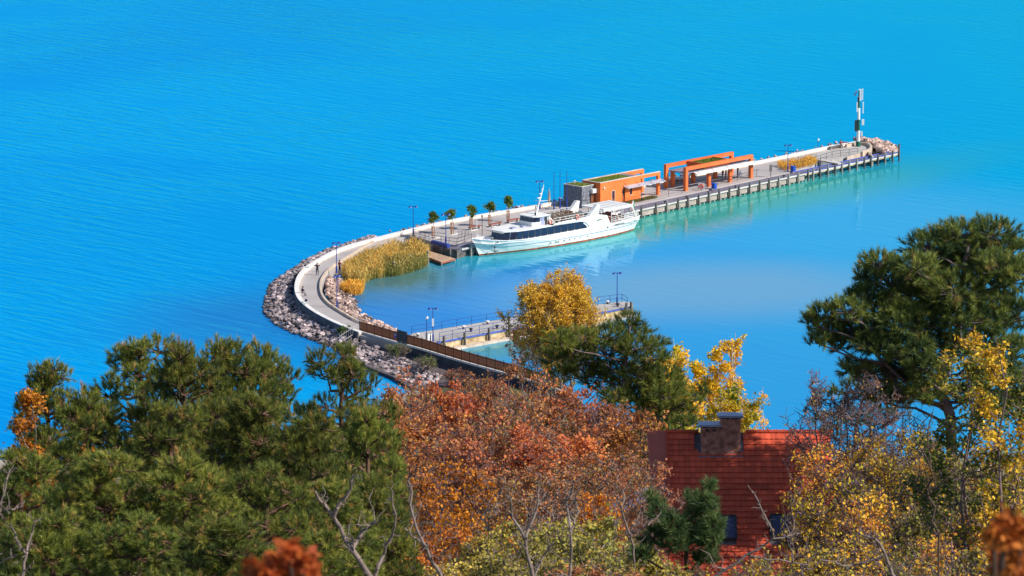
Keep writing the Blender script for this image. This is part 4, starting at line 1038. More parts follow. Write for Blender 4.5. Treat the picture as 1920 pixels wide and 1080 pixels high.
mr = thing("mooring_rope", "pale mooring rope from the ship's bow to the quay", "rope", W(880, 462, 1.5)); MB().tube([W(893, 455, 2.5), W(888, 459, 1.9), W(880, 459, 1.45)], .035, 5).build("strand", MT['flagw'], mr, world=True)
ps = thing("folded_parasol", "folded beige parasol on the quay behind the ship's mast", "parasol", W(1029.5, 391, ZD))
MB().tube([(0, 0, 0), (0, 0, 3.0)], .04, 6).build("pole", MT['darkmetal'], ps); MB().tube([(0, 0, 1.0), (0, 0, 1.4), (0, 0, 2.5), (0, 0, 3.05)], [.16, .24, .14, .03], 8).build("canopy", MT['ledge'], ps); MB().box(-.5, .5, -.5, .5, 0, .12).build("base", MT['concrete'], ps)

# ------------------------------------------------------------------ people
def person(name_label, loc, rz, J, top, legs, hair=True, extra=None, group=None, H=1.75):
    """one continuous skinned body from joints J, with clothing and hair as parts"""
    t = thing("person", name_label, "person", loc, rz, group)
    names = list(J); idx = {k: i for i, k in enumerate(names)}
    E_ = [('pelvis', 'chest'), ('chest', 'neck'), ('neck', 'head'), ('chest', 'shL'), ('chest', 'shR'), ('shL', 'elL'), ('shR', 'elR'), ('elL', 'haL'), ('elR', 'haR'), ('pelvis', 'hiL'), ('pelvis', 'hiR'), ('hiL', 'knL'), ('hiR', 'knR'), ('knL', 'anL'), ('knR', 'anR'), ('anL', 'toL'), ('anR', 'toR')]
    R = dict(pelvis=.15, chest=.16, neck=.065, head=.115, sh=.085, el=.055, ha=.045, hi=.11, kn=.075, an=.05, to=.045)
    me = bpy.data.meshes.new("body"); me.from_pydata([J[k] for k in names], [(idx[a], idx[b]) for a, b in E_], [])
    o = link("body", me, t)
    # clothes colour by material slots after baking the skin
    sk = o.modifiers.new("skin", 'SKIN'); o.modifiers.new("sub", 'SUBSURF').levels = 1; o.modifiers["sub"].render_levels = 1
    for i, k in enumerate(names):
        r = R.get(k, R.get(k[:2], .06)); me.skin_vertices[0].data[i].radius = (r, r * (.75 if k in ('pelvis', 'chest') else 1))
        me.skin_vertices[0].data[i].use_root = (k == 'pelvis')
    dg = bpy.context.evaluated_depsgraph_get(); ev = o.evaluated_get(dg); nm = bpy.data.meshes.new_from_object(ev)
    o.modifiers.clear(); o.data = nm; nm.materials.clear()
    for m_ in (MT['skin'], MT[top], MT[legs], MT['darkmetal']): nm.materials.append(m_)
    P_ = {k: Vector(J[k]) for k in names}
    grp = {0: ['head', 'neck', 'haL', 'haR'], 1: ['chest', 'shL', 'shR', 'elL', 'elR'], 2: ['pelvis', 'hiL', 'hiR', 'knL', 'knR'], 3: ['anL', 'anR', 'toL', 'toR']}
    inv_ = {k: g for g, ks in grp.items() for k in ks}
    for p in nm.polygons:
        c = p.center; k = min(names, key=lambda q: (P_[q] - c).length); p.material_index = inv_[k]; p.use_smooth = True
    hd = P_['head']
    if hair: MB().ball(hd + Vector((0, -.02, .05)), .125, 8, 6, (1, 1, .9)).build("hair", MT['hair'], t, smooth=True)
    f_ = MB(); f_.ball(hd + Vector((0, .115, -.01)), .022, 6, 4); f_.build("nose", MT['skin'], t)
    e_ = MB(); [e_.ball(hd + Vector((s * .04, .10, .02)), .012, 5, 3) for s in (-1, 1)]; e_.build("eyes", MT['hair'], t)
    if extra: extra(t)
    return t
def stand(arms='down', H=1.75, twist=0.0):
    J = dict(pelvis=(0, 0, .95), chest=(0, 0, 1.3), neck=(0, 0, 1.48), head=(0, .02, 1.64), shL=(-.19, 0, 1.40), shR=(.19, 0, 1.40), hiL=(-.10, 0, .88), hiR=(.10, 0, .88),
             knL=(-.12, .03, .48), knR=(.13, .02, .48), anL=(-.14, -.01, .09), anR=(.15, -.02, .09), toL=(-.16, .14, .045), toR=(.18, .13, .045))
    if arms == 'camera': J.update(elL=(-.42, .12, 1.36), elR=(.42, .12, 1.36), haL=(-.10, .30, 1.56), haR=(.10, .30, 1.56))
    elif arms == 'hips': J.update(elL=(-.38, -.05, 1.15), elR=(.38, -.05, 1.15), haL=(-.18, .08, 1.0), haR=(.18, .08, 1.0))
    else: J.update(elL=(-.27, -.03, 1.12), elR=(.27, -.02, 1.12), haL=(-.28, .06, .86), haR=(.28, .10, .86))
    return J
def sit(zs=.45):
    return dict(pelvis=(0, 0, zs + .12), chest=(0, .06, zs + .48), neck=(0, .10, zs + .66), head=(0, .15, zs + .81), shL=(-.19, .07, zs + .57), shR=(.19, .07, zs + .57), elL=(-.25, .16, zs + .32), elR=(.25, .16, zs + .32), haL=(-.14, .38, zs + .22), haR=(.14, .38, zs + .22),
                hiL=(-.10, .06, zs + .1), hiR=(.10, .06, zs + .1), knL=(-.13, .46, zs + .08), knR=(.13, .46, zs + .08), anL=(-.13, .50, zs - .36), anR=(.13, .52, zs - .36), toL=(-.13, .64, zs - .40), toR=(.14, .66, zs - .40))
def cam_extra(t): MB().box(-.08, .08, .30, .38, 1.53, 1.63).build("camera_in_hands", MT['darkmetal'], t)
person("person in dark clothes standing on the curved path with elbows out, holding a camera up", W(595, 516, ZD), PI * .92, stand('camera'), 'cloth_navy', 'cloth_navy', extra=cam_extra)
person("person in dark clothes sitting on the inner side of the white parapet at the bend", W(566.5, 556, ZD), -.9, sit(.45), 'cloth_navy', 'cloth_grey')
person("person in a dark red top standing by the kerb beside the reeds and lamp", W(637, 511, ZD), 2.4, stand('hips'), 'cloth_red', 'cloth_navy')
person("person sitting with bare shoulders on the parapet near the light mast", W(1576, 277, ZD), PI + .3, sit(.45), 'cloth_red', 'cloth_grey')
person("person in yellow standing under the pergola", W(1361, 334, ZD), 1.2, stand('down'), 'cloth_yellow', 'cloth_navy')
person("person in a dark red top under the pergola, left of the one in yellow", W(1355, 335, ZD), 2.0, stand('down'), 'cloth_red', 'cloth_grey')
person("person in grey at the right end of the pergola holding a bicycle", W(1383, 332, ZD), 1.8, stand('hips'), 'cloth_grey', 'cloth_navy')
bc = thing("bicycle", "bicycle standing beside the person in grey at the pergola's right end", "bicycle", W(1387, 332, ZD), PA + .3)
for x in (-.52, .52):
    wh = MB().torus((x, 0, .34), .32, .025, (0, 1, 0), 16, 5).build("wheel", MT['darkmetal'], bc); s_ = MB(); [s_.bar((x, 0, .34), (x + .31 * math.cos(a), 0, .34 + .31 * math.sin(a)), .008, .008) for a in np.arange(0, 6.2, .52)]; s_.build("spokes", MT['zinc'], wh)
g = MB(); [g.bar(a, b, .035, .035) for a, b in (((-.52, 0, .34), (-.12, 0, .34)), ((-.12, 0, .34), (-.25, 0, .82)), ((-.52, 0, .34), (-.25, 0, .80)), ((-.25, 0, .78), (.36, 0, .80)), ((-.12, 0, .34), (.36, 0, .78)), ((.52, 0, .34), (.34, 0, .95)))]; g.build("frame", MT['bin'], bc)
MB().box(-.38, -.12, -.07, .07, .84, .89).build("saddle", MT['darkmetal'], bc); MB().bar((.34, -.28, .98), (.34, .28, .98), .03, .03).build("handlebar", MT['darkmetal'], bc)
fg = thing("fishing_gear", "pale fishing rod and bag leaning over the parapet below the sitting person", "fishing gear", W(577, 566, 2.3)); MB().tube([W(577, 566, 2.4), W(560, 578, 1.0)], .05, 5).build("rod", MT['flagw'], fg, world=True); MB().ball(W(574, 563, 2.42), .2, 6, 5).build("bag", MT['cloth_navy'], fg, world=True)

# ------------------------------------------------------------------ rocks
def rock_mesh(seed, m):
    r = random.Random(seed); import bmesh
    bm = bmesh.new(); bmesh.ops.create_icosphere(bm, subdivisions=1, radius=1)
    sc = (r.uniform(.8, 1.2), r.uniform(.6, 1.0), r.uniform(.5, .8))
    for v in bm.verts: k = r.uniform(.55, 1.3); v.co = Vector((v.co.x * sc[0] * k, v.co.y * sc[1] * k, v.co.z * sc[2] * k))
    me = bpy.data.meshes.new("stone"); bm.to_mesh(me); bm.free(); me.materials.append(m); return me
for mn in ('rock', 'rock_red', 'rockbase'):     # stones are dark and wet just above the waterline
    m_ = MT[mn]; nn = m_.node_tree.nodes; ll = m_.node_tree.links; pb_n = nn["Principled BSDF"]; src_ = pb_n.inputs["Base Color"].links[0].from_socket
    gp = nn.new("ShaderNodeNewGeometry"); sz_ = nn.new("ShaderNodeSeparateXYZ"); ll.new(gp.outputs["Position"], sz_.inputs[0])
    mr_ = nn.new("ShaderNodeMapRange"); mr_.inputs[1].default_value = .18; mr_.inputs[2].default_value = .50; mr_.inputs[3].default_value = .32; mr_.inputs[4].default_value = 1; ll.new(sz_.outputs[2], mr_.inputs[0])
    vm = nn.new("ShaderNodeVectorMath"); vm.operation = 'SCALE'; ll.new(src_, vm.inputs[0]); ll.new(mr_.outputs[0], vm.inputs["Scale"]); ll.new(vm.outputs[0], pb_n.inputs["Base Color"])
ROCKS = [rock_mesh(i, MT['rock']) for i in range(8)]; ROCKSR = [rock_mesh(20 + i, MT['rock_red']) for i in range(8)]
def rock_bank(label, spots, nparts, meshes):
    """spots: (point, size). The largest nparts are stones of their own, the rest one mass"""
    base = flat(spots[0][0], 0); t = thing("rock_bank", label, "rocks", base)
    spots = sorted(spots, key=lambda s: -s[1]); vs = []; fs = []; n0 = 0
    ks = random.Random(11)
    for i, (p, s) in enumerate(spots):
        me = ks.choice(meshes); R_ = Matrix.Rotation(ks.uniform(0, 6.28), 4, 'Z') @ Matrix.Rotation(ks.uniform(-.6, .6), 4, 'X')
        if i < nparts:
            o = link("stone", me, t); o.matrix_local = Matrix.Translation(p - base) @ R_ @ Matrix.Scale(s, 4)
        else:
            M_ = Matrix.Translation(p - base) @ R_ @ Matrix.Scale(s, 4); v_ = [M_ @ v.co for v in me.vertices]
            vs += [tuple(q) for q in v_]; fs += [tuple(k + n0 for k in pl_.vertices) for pl_ in me.polygons]; n0 += len(v_)
    if vs:
        me = bpy.data.meshes.new("small_stones"); me.from_pydata(vs, [], fs); me.materials.append(meshes[0].materials[0]); tag(link("small_stones", me, t), kind="stuff")
    return t
def band(inner, outer, z_in, z_out, n, smin, smax, seed, zj=.15):
    r = random.Random(seed); ri_ = resample(inner, 200); ro_ = resample(outer, 200); S_ = []
    for _ in range(n):
        u = r.random() * 199; i = int(u); s = r.random(); q = ri_[i].lerp(ro_[i], s)
        S_.append((Vector((q.x, q.y, z_in + (z_out - z_in) * s ** .8 + r.uniform(-zj, zj))), r.uniform(smin, smax) ** 1.0 * (1 if r.random() < .85 else 1.3)))
    return S_
def bank_core(label, inner, outer, z_in, z_out):
    a = resample(inner, 60); b = resample(outer, 60); m_ = MB(); vs = []
    for p, q in zip(a, b): vs += [(p.x, p.y, z_in), (p.lerp(q, .5).x, p.lerp(q, .5).y, (z_in + z_out) / 2 + .05), (q.x, q.y, z_out), (q.lerp(p, -.25).x, q.lerp(p, -.25).y, z_out - 1.2)]
    fs = []
    for i in range(59):
        for k in range(3): fs.append((i * 4 + k, i * 4 + k + 1, i * 4 + k + 5, i * 4 + k + 4))
    m_.add(vs, fs); o = m_.build("rubble_slope", MT['rockbase']); tag(o, label, kind="structure"); return o
oi_px = [(700, 448), (660, 459), (620, 473), (595, 486), (575, 498), (556, 514), (547, 530), (545, 548), (552, 566), (568, 584), (590, 600), (620, 618), (650, 632), (690, 648), (740, 668), (790, 688)]
oo_px = [(700, 442), (655, 455), (612, 470), (580, 486), (555, 500), (528, 518), (503, 540), (494, 565), (497, 590), (520, 612), (555, 628), (595, 642), (635, 658), (670, 676), (705, 694), (760, 708)]
oin = [flat(W(x, y, .9), 0) for x, y in oi_px]; oout = [flat(W(x, y, 0), 0) for x, y in oo_px]
bank_core("dark rubble slope under the stones outside the bend", oin, oout, .75, -.25)
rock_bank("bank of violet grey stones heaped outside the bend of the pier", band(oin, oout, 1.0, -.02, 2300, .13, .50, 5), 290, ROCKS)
# far side of the parapet: one line of stones showing above the wall
ln = offset_line([flat(p, 0) for p in resample([flat(p, 0) for p in OUT[:10]], 100)], -1.0)
r = random.Random(4); sp_ = []
for p in ln:
    for k in range(5):
        if r.random() < .75: sp_.append((Vector((p.x + r.uniform(-1, 1), p.y + r.uniform(-.6, .9), 1.48 + r.uniform(-.35, .42))), r.uniform(.2, .42)))
rock_bank("thin line of pale stones behind the white parapet on the open lake side", sp_, 60, ROCKS)
core = [p + Vector((0, .4, 0)) for p in ln]; bank_core("rubble slope behind the parapet", core, offset_line([p for p in core], -2.5), 1.5, -.3)
# tip
tin = [flat(W(x, y, 1.6), 0) for x, y in ((1618, 264), (1632, 269), (1640, 276), (1650, 282))]; tout = [flat(W(x, y, 0), 0) for x, y in ((1634, 261), (1665, 270), (1682, 280), (1680, 288))]
tin2 = [flat(W(x, y, 1.9), 0) for x, y in ((1600, 261), (1618, 262), (1630, 266), (1642, 276), (1652, 284))]
bank_core("rubble slope at the pier tip", tin2, [flat(W(x, y, 0), 0) for x, y in ((1618, 259), (1640, 262), (1665, 268), (1683, 279), (1683, 288))], 1.6, -.2)
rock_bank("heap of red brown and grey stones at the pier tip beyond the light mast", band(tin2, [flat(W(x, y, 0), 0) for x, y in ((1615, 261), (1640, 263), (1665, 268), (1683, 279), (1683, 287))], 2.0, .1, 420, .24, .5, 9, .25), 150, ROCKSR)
# harbour side of the bend
hin = [flat(W(x, y, 1.1), 0) for x, y in ((616, 522), (611, 545), (620, 565), (636, 580), (658, 596), (680, 604), (705, 612), (735, 622))]
hout = [flat(W(x, y, 0), 0) for x, y in ((645, 525), (648, 545), (664, 557), (668, 575), (678, 590), (700, 600), (722, 610), (745, 622))]
bank_core("rubble slope inside the bend", hin, hout, .95, -.2)
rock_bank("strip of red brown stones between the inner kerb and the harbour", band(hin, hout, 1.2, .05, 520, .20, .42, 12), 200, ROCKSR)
str_poly = [p for p in offset_line(fl, .1)] + [flat(W(x, y, .4), 0) for x, y in ((1060, 760), (900, 760), (800, 735), (765, 724), (735, 706), (695, 690), (650, 668), (632, 650), (640, 630))]
sp0 = MB().prism([(p.x, p.y) for p in str_poly], -1, .42); tag(sp0.build("strand", MT['rockbase']), "dark rubble strand at the foot of the retaining wall", kind="structure")
# stones on the strand below the retaining wall
sin_ = [flat(W(x, y, .8), 0) for x, y in ((655, 640), (700, 655), (740, 668), (790, 682), (830, 705))]; sout = [flat(W(x, y, .1), 0) for x, y in ((640, 668), (690, 690), (730, 704), (760, 722), (780, 735))]
rock_bank("scatter of pale stones on the strand below the retaining wall", band(sin_, sout, .75, .25, 420, .18, .42, 21), 120, ROCKS)

# ------------------------------------------------------------------ reeds, grass strip
def reed_patch(name, label, poly, z, n, h0, h1, material, seed, bias=None):
    g = np.random.default_rng(seed); xs = [p[0] for p in poly]; ys = [p[1] for p in poly]; P_ = []
    while len(P_) < n:
        x, y = g.uniform(min(xs), max(xs)), g.uniform(min(ys), max(ys))
        if in_poly(x, y, poly): P_.append((x, y, z))
    P_ = np.array(P_); cl = .5 + .5 * np.sin(P_[:, 0] * 1.1 + 2 * np.sin(P_[:, 1] * .5)) * np.cos(P_[:, 1] * .8 + P_[:, 0] * .3)
    c2 = .5 + .5 * np.sin(P_[:, 0] * 2.3 + P_[:, 1] * 1.1) * np.sin(P_[:, 1] * 2.0 - P_[:, 0] * .9); tnt = .30 * cl + .2 * c2 + g.uniform(.0, .6, n)
    if bias is not None: tnt = tnt + bias(P_)
    Hh = (h0 + (h1 - h0) * (.35 * cl + .35 * c2 + .3 * g.random(n))) * g.uniform(.62, 1.08, n); V_ = []; F_ = []; T_ = []; off = 0
    for layer in range(5):   # stem, three leaves, plume
        D = g.normal(size=(n, 3)) * (.16 if layer in (0,) else .6); D[:, 2] = 1; D /= np.linalg.norm(D, axis=1, keepdims=True)
        if layer == 0: B = P_; wd = g.uniform(.02, .04, n); L_ = Hh
        elif layer < 4:
            B = P_ + np.stack([g.normal(0, .05, n), g.normal(0, .05, n), Hh * g.uniform(.15, .7, n)], 1); wd = g.uniform(.04, .08, n); L_ = Hh * g.uniform(.25, .45, n); D[:, 2] *= .9
        else:
            B = P_ + np.stack([g.normal(0, .06, n), g.normal(0, .06, n), Hh * .82], 1); wd = g.uniform(.07, .13, n); L_ = Hh * .25
        v, f = blades(B, D, wd, L_); V_.append(v); F_.append(f + off); off += len(v); T_.append(tnt + (.1 if layer == 4 else -.06 if layer == 0 else 0))
    me = np_mesh(name, np.concatenate(V_) - np.array([poly[0][0], poly[0][1], 0]), np.concatenate(F_), material, np.concatenate(T_))
    o = link(name, me); o.location = (poly[0][0], poly[0][1], 0); return tag(o, label, kind="stuff")
rp = [(W(x, y, .2).x, W(x, y, .2).y) for x, y in ((640, 518), (650, 503), (672, 490), (700, 478), (740, 470), (775, 466), (797, 470), (806, 480), (800, 500), (778, 508), (745, 516), (722, 518), (700, 522), (690, 527), (680, 533), (655, 530))]
reed_patch("reed_bed", "tall golden and green reeds between the curved path and the harbour water", rp, -.1, 9000, .9, 2.7, REED, 1, bias=lambda P: -.30 * ((P[:, 0] > W(722, 500, 0).x) & (P[:, 1] < W(760, 496, 0).y - (W(800, 480, 0).x - P[:, 0]) * .2)))
rp2 = [(W(x, y, .2).x, W(x, y, .2).y) for x, y in ((637, 545), (650, 538), (672, 540), (684, 540), (678, 550), (660, 553), (645, 551))]
reed_patch("low_reeds", "low orange reeds beside the harbour stones below the tall reed bed", rp2, 0, 1500, .7, 2.0, REED_O, 2)
rp3 = [(W(x, y, 1.5).x, W(x, y, 1.5).y) for x, y in ((1457, 312), (1480, 307), (1528, 301), (1532, 309), (1500, 316), (1470, 320))]
reed_patch("golden_shrubs", "small golden reed bed planted on the quay towards the tip", rp3, 1.5, 1300, .4, 1.6, REED_O, 3)
a0, a1, b0, b1 = front(px_to_t(1165), 3.6), front(px_to_t(1268), 3.6), front(px_to_t(1268), 4.5), front(px_to_t(1165), 4.7)
reed_patch("grass_strip", "narrow strip of green and rusty grass between the orange building and the boardwalk", [(q.x, q.y) for q in (a0, a1, b0, b1)], 1.5, 2200, .25, .5, GRASSM, 4)
tag(MB().prism([front(px_to_t(1165), 4.72), front(px_to_t(1276), 4.52), front(px_to_t(1276), 7.0), front(px_to_t(1165), 5.3)], 1.4, ZD + .012).build("sandy_path", MT['ledge']), "pale ochre path strip before the orange building", kind="structure")

# ------------------------------------------------------------------ plants: shared growing code
def basis(D):
    A = np.where(np.abs(D[:, 2:3]) < .9, np.array([[0, 0, 1.0]]), np.array([[1.0, 0, 0]]))
    Ux = np.cross(D, A); Ux /= np.linalg.norm(Ux, axis=1, keepdims=True) + 1e-9
    return Ux, np.cross(D, Ux)
def tubes_np(segs, n=4):
    p0 = np.array([s[0] for s in segs]); p1 = np.array([s[1] for s in segs]); r0 = np.array([s[2] for s in segs]); r1 = np.array([s[3] for s in segs])
    D = p1 - p0; D /= np.linalg.norm(D, axis=1, keepdims=True) + 1e-9; Ux, Vx = basis(D); a = np.arange(n) * 2 * PI / n
    ring = Ux[:, None] * np.cos(a)[None, :, None] + Vx[:, None] * np.sin(a)[None, :, None]
    v = np.concatenate([p0[:, None] + ring * r0[:, None, None], p1[:, None] + ring * r1[:, None, None]], 1)
    N = len(segs); base = np.arange(N)[:, None] * 2 * n; k = np.arange(n); k2 = (k + 1) % n
    f = np.stack([base + k2, base + k, base + n + k, base + n + k2], -1).reshape(-1, 4)
    return v.reshape(-1, 3), f
def tuft_arrays(C, D, S, T, K=26, seed=0, wid=.030):
    g = np.random.default_rng(seed); N = len(C)
    Ux, Vx = basis(D)
    a = g.uniform(0, 2 * PI, (N, K)); spread = g.uniform(.25, .95, (N, K)); u = g.uniform(-.45, .35, (N, K)); ln_ = g.uniform(.5, .85, (N, K))
    rad = Ux[:, None] * np.cos(a)[..., None] + Vx[:, None] * np.sin(a)[..., None]
    dr = D[:, None] * np.cos(spread)[..., None] + rad * np.sin(spread)[..., None]
    b = C[:, None] + D[:, None] * (u * S[:, None])[..., None]
    side = np.cross(dr, rad) + g.normal(0, .3, (N, K, 3)); side /= np.linalg.norm(side, axis=2, keepdims=True)
    wv = side * (S[:, None] * wid)[..., None]
    v = np.stack([b - wv, b + wv, b + dr * (ln_ * S[:, None])[..., None]], 2).reshape(-1, 3)
    f = np.arange(N * K * 3).reshape(-1, 3); t = np.repeat(T, K) + g.uniform(-.10, .10, N * K)
    return v, f, t
def leaf_arrays(C, S, T, seed=0, droop=.2):
    g = np.random.default_rng(seed); N = len(C)
    D = g.normal(size=(N, 3)); D[:, 2] = D[:, 2] * .6 - droop; D /= np.linalg.norm(D, axis=1, keepdims=True)
    Ux, Vx = basis(D); a = g.uniform(0, 2 * PI, N)[:, None]; X = Ux * np.cos(a) + Vx * np.sin(a); Z = np.cross(D, X); s = S[:, None]
    v = np.stack([C, C + D * s * .5 + X * s * .34 + Z * s * .08, C + D * s, C + D * s * .5 - X * s * .34 + Z * s * .08], 1).reshape(-1, 3)
    return v, np.arange(N * 4).reshape(-1, 4), T
def cat3(parts):
    V_ = []; F_ = []; T_ = []; o = 0
    for v, f, t in parts: V_.append(v); F_.append(f + o); T_.append(t); o += len(v)
    return np.concatenate(V_), np.concatenate(F_), np.concatenate(T_)
def wobble(p0, p1, n, amp, r0, r1, g, segs):
    p0 = np.array(p0, float); p1 = np.array(p1, float); L = np.linalg.norm(p1 - p0); prev = p0; out = [p0]
    for i in range(1, n + 1):
        t = i / n; p = p0 + (p1 - p0) * t + (g.normal(0, amp * L / n, 3) if i < n else 0)
        segs.append((prev, p, r0 + (r1 - r0) * (i - 1) / n, r0 + (r1 - r0) * t)); prev = p; out.append(p)
    return out

def pine_from_pads(name, label, loc, trunk_pts, pads, m_need, seed, dens=1.0, tuft=.34, K=26, brown=.06, r_tr=.22, bark='barkred', group=None):
    """pads: (x, y, z, rx, ry, rz) needle cushions in local coordinates"""
    g = np.random.default_rng(seed); segs = []
    tp = [np.array(p, float) for p in trunk_pts]
    tsg = []
    for i in range(len(tp) - 1):
        f0 = 1 - .7 * i / max(1, len(tp) - 1); f1 = 1 - .7 * (i + 1) / max(1, len(tp) - 1)
        wobble(tp[i], tp[i + 1], 3, .05, r_tr * f0, r_tr * f1, g, tsg)
    C, D, S, T = [], [], [], []
    for (x, y, z, rx, ry, rz) in pads:
        c = np.array((x, y, z), float)
        # limb from the trunk
        zz = z - abs(x) * .35 - .4; best = min(tp, key=lambda p: abs(p[2] - zz) + .2 * np.hypot(p[0] - x, p[1] - y)); 
        # point on the trunk polyline nearest in height
        bp = None
        for a, b in zip(tp[:-1], tp[1:]):
            lo, hi = min(a[2], b[2]), max(a[2], b[2])
            if lo <= zz <= hi: bp = a + (b - a) * ((zz - a[2]) / (b[2] - a[2] + 1e-9)); break
        if bp is None: bp = best
        wobble(bp, c - np.array((0, 0, rz * .4)), 4, .16, r_tr * .28, .035, g, segs)
        n = max(6, int(dens * 13.5 * ((rx * ry + rx * rz + ry * rz) / 3) / (tuft * tuft) * .95))
        d = g.normal(size=(n, 3)); d[:, 2] = d[:, 2] + .35; d /= np.linalg.norm(d, axis=1, keepdims=True)
        rr = g.uniform(.5, 1.06, n)[:, None] ** .6
        lump = 1 + .22 * np.sin(d[:, :1] * 7 + seed) * np.cos(d[:, 1:2] * 6 + x)
        P_ = c + d * rr * lump * np.array((rx, ry, rz)); dd = d * .7 + g.normal(0, .35, (n, 3)); dd[:, 2] += .55; dd /= np.linalg.norm(dd, axis=1, keepdims=True)
        C.append(P_); D.append(dd); S.append(g.uniform(.75, 1.25, n) * tuft); padt = g.uniform(-.10, .12)
        tt_ = g.uniform(.15, .62, n) + padt; tt_ = np.where(g.random(n) < brown, g.uniform(.85, 1.0, n), tt_); T.append(tt_)
        for i in range(0, n, 4): segs.append((c - np.array((0, 0, rz * .3)), P_[i] - dd[i] * tuft * .2, .028, .012))
    v, f, t = tuft_arrays(np.concatenate(C), np.concatenate(D), np.concatenate(S), np.concatenate(T), K, seed)
    root = thing(name, label, "tree", loc, 0, group)
    me = np_mesh("crown", v, f, m_need, t); cr_ = link("crown", me, root); tag(cr_, kind="stuff")
    v, f = tubes_np(tsg, 7); link("trunk", np_mesh("trunk", v, f, MT[bark]), root)
    v, f = tubes_np(segs, 4); tag(link("branches", np_mesh("branches", v, f, MT[bark]), root), kind="stuff")
    return root
def generic_pads(h, w_, seed, n=26, base=.35):
    g = random.Random(seed); P_ = []
    for i in range(n):
        u = base + (1 - base) * (i + .5) / n; prof = math.sin(min(1, (1 - u) / (1 - base) * 1.25 + .10) * PI / 2) ** .8
        a = i * 2.4 + g.uniform(-.5, .5); rr = prof * w_ * g.uniform(.45, .95); s = g.uniform(.58, 1.05) * (.5 + .5 * prof)
        P_.append((rr * math.cos(a), rr * math.sin(a), h * u + g.uniform(-.3, .3), 1.15 * s, 1.15 * s, .62 * s))
    P_.append((0, 0, h - .25, .55, .55, .5)); P_.append((.3, .2, h * .93, .8, .8, .5))
    return P_

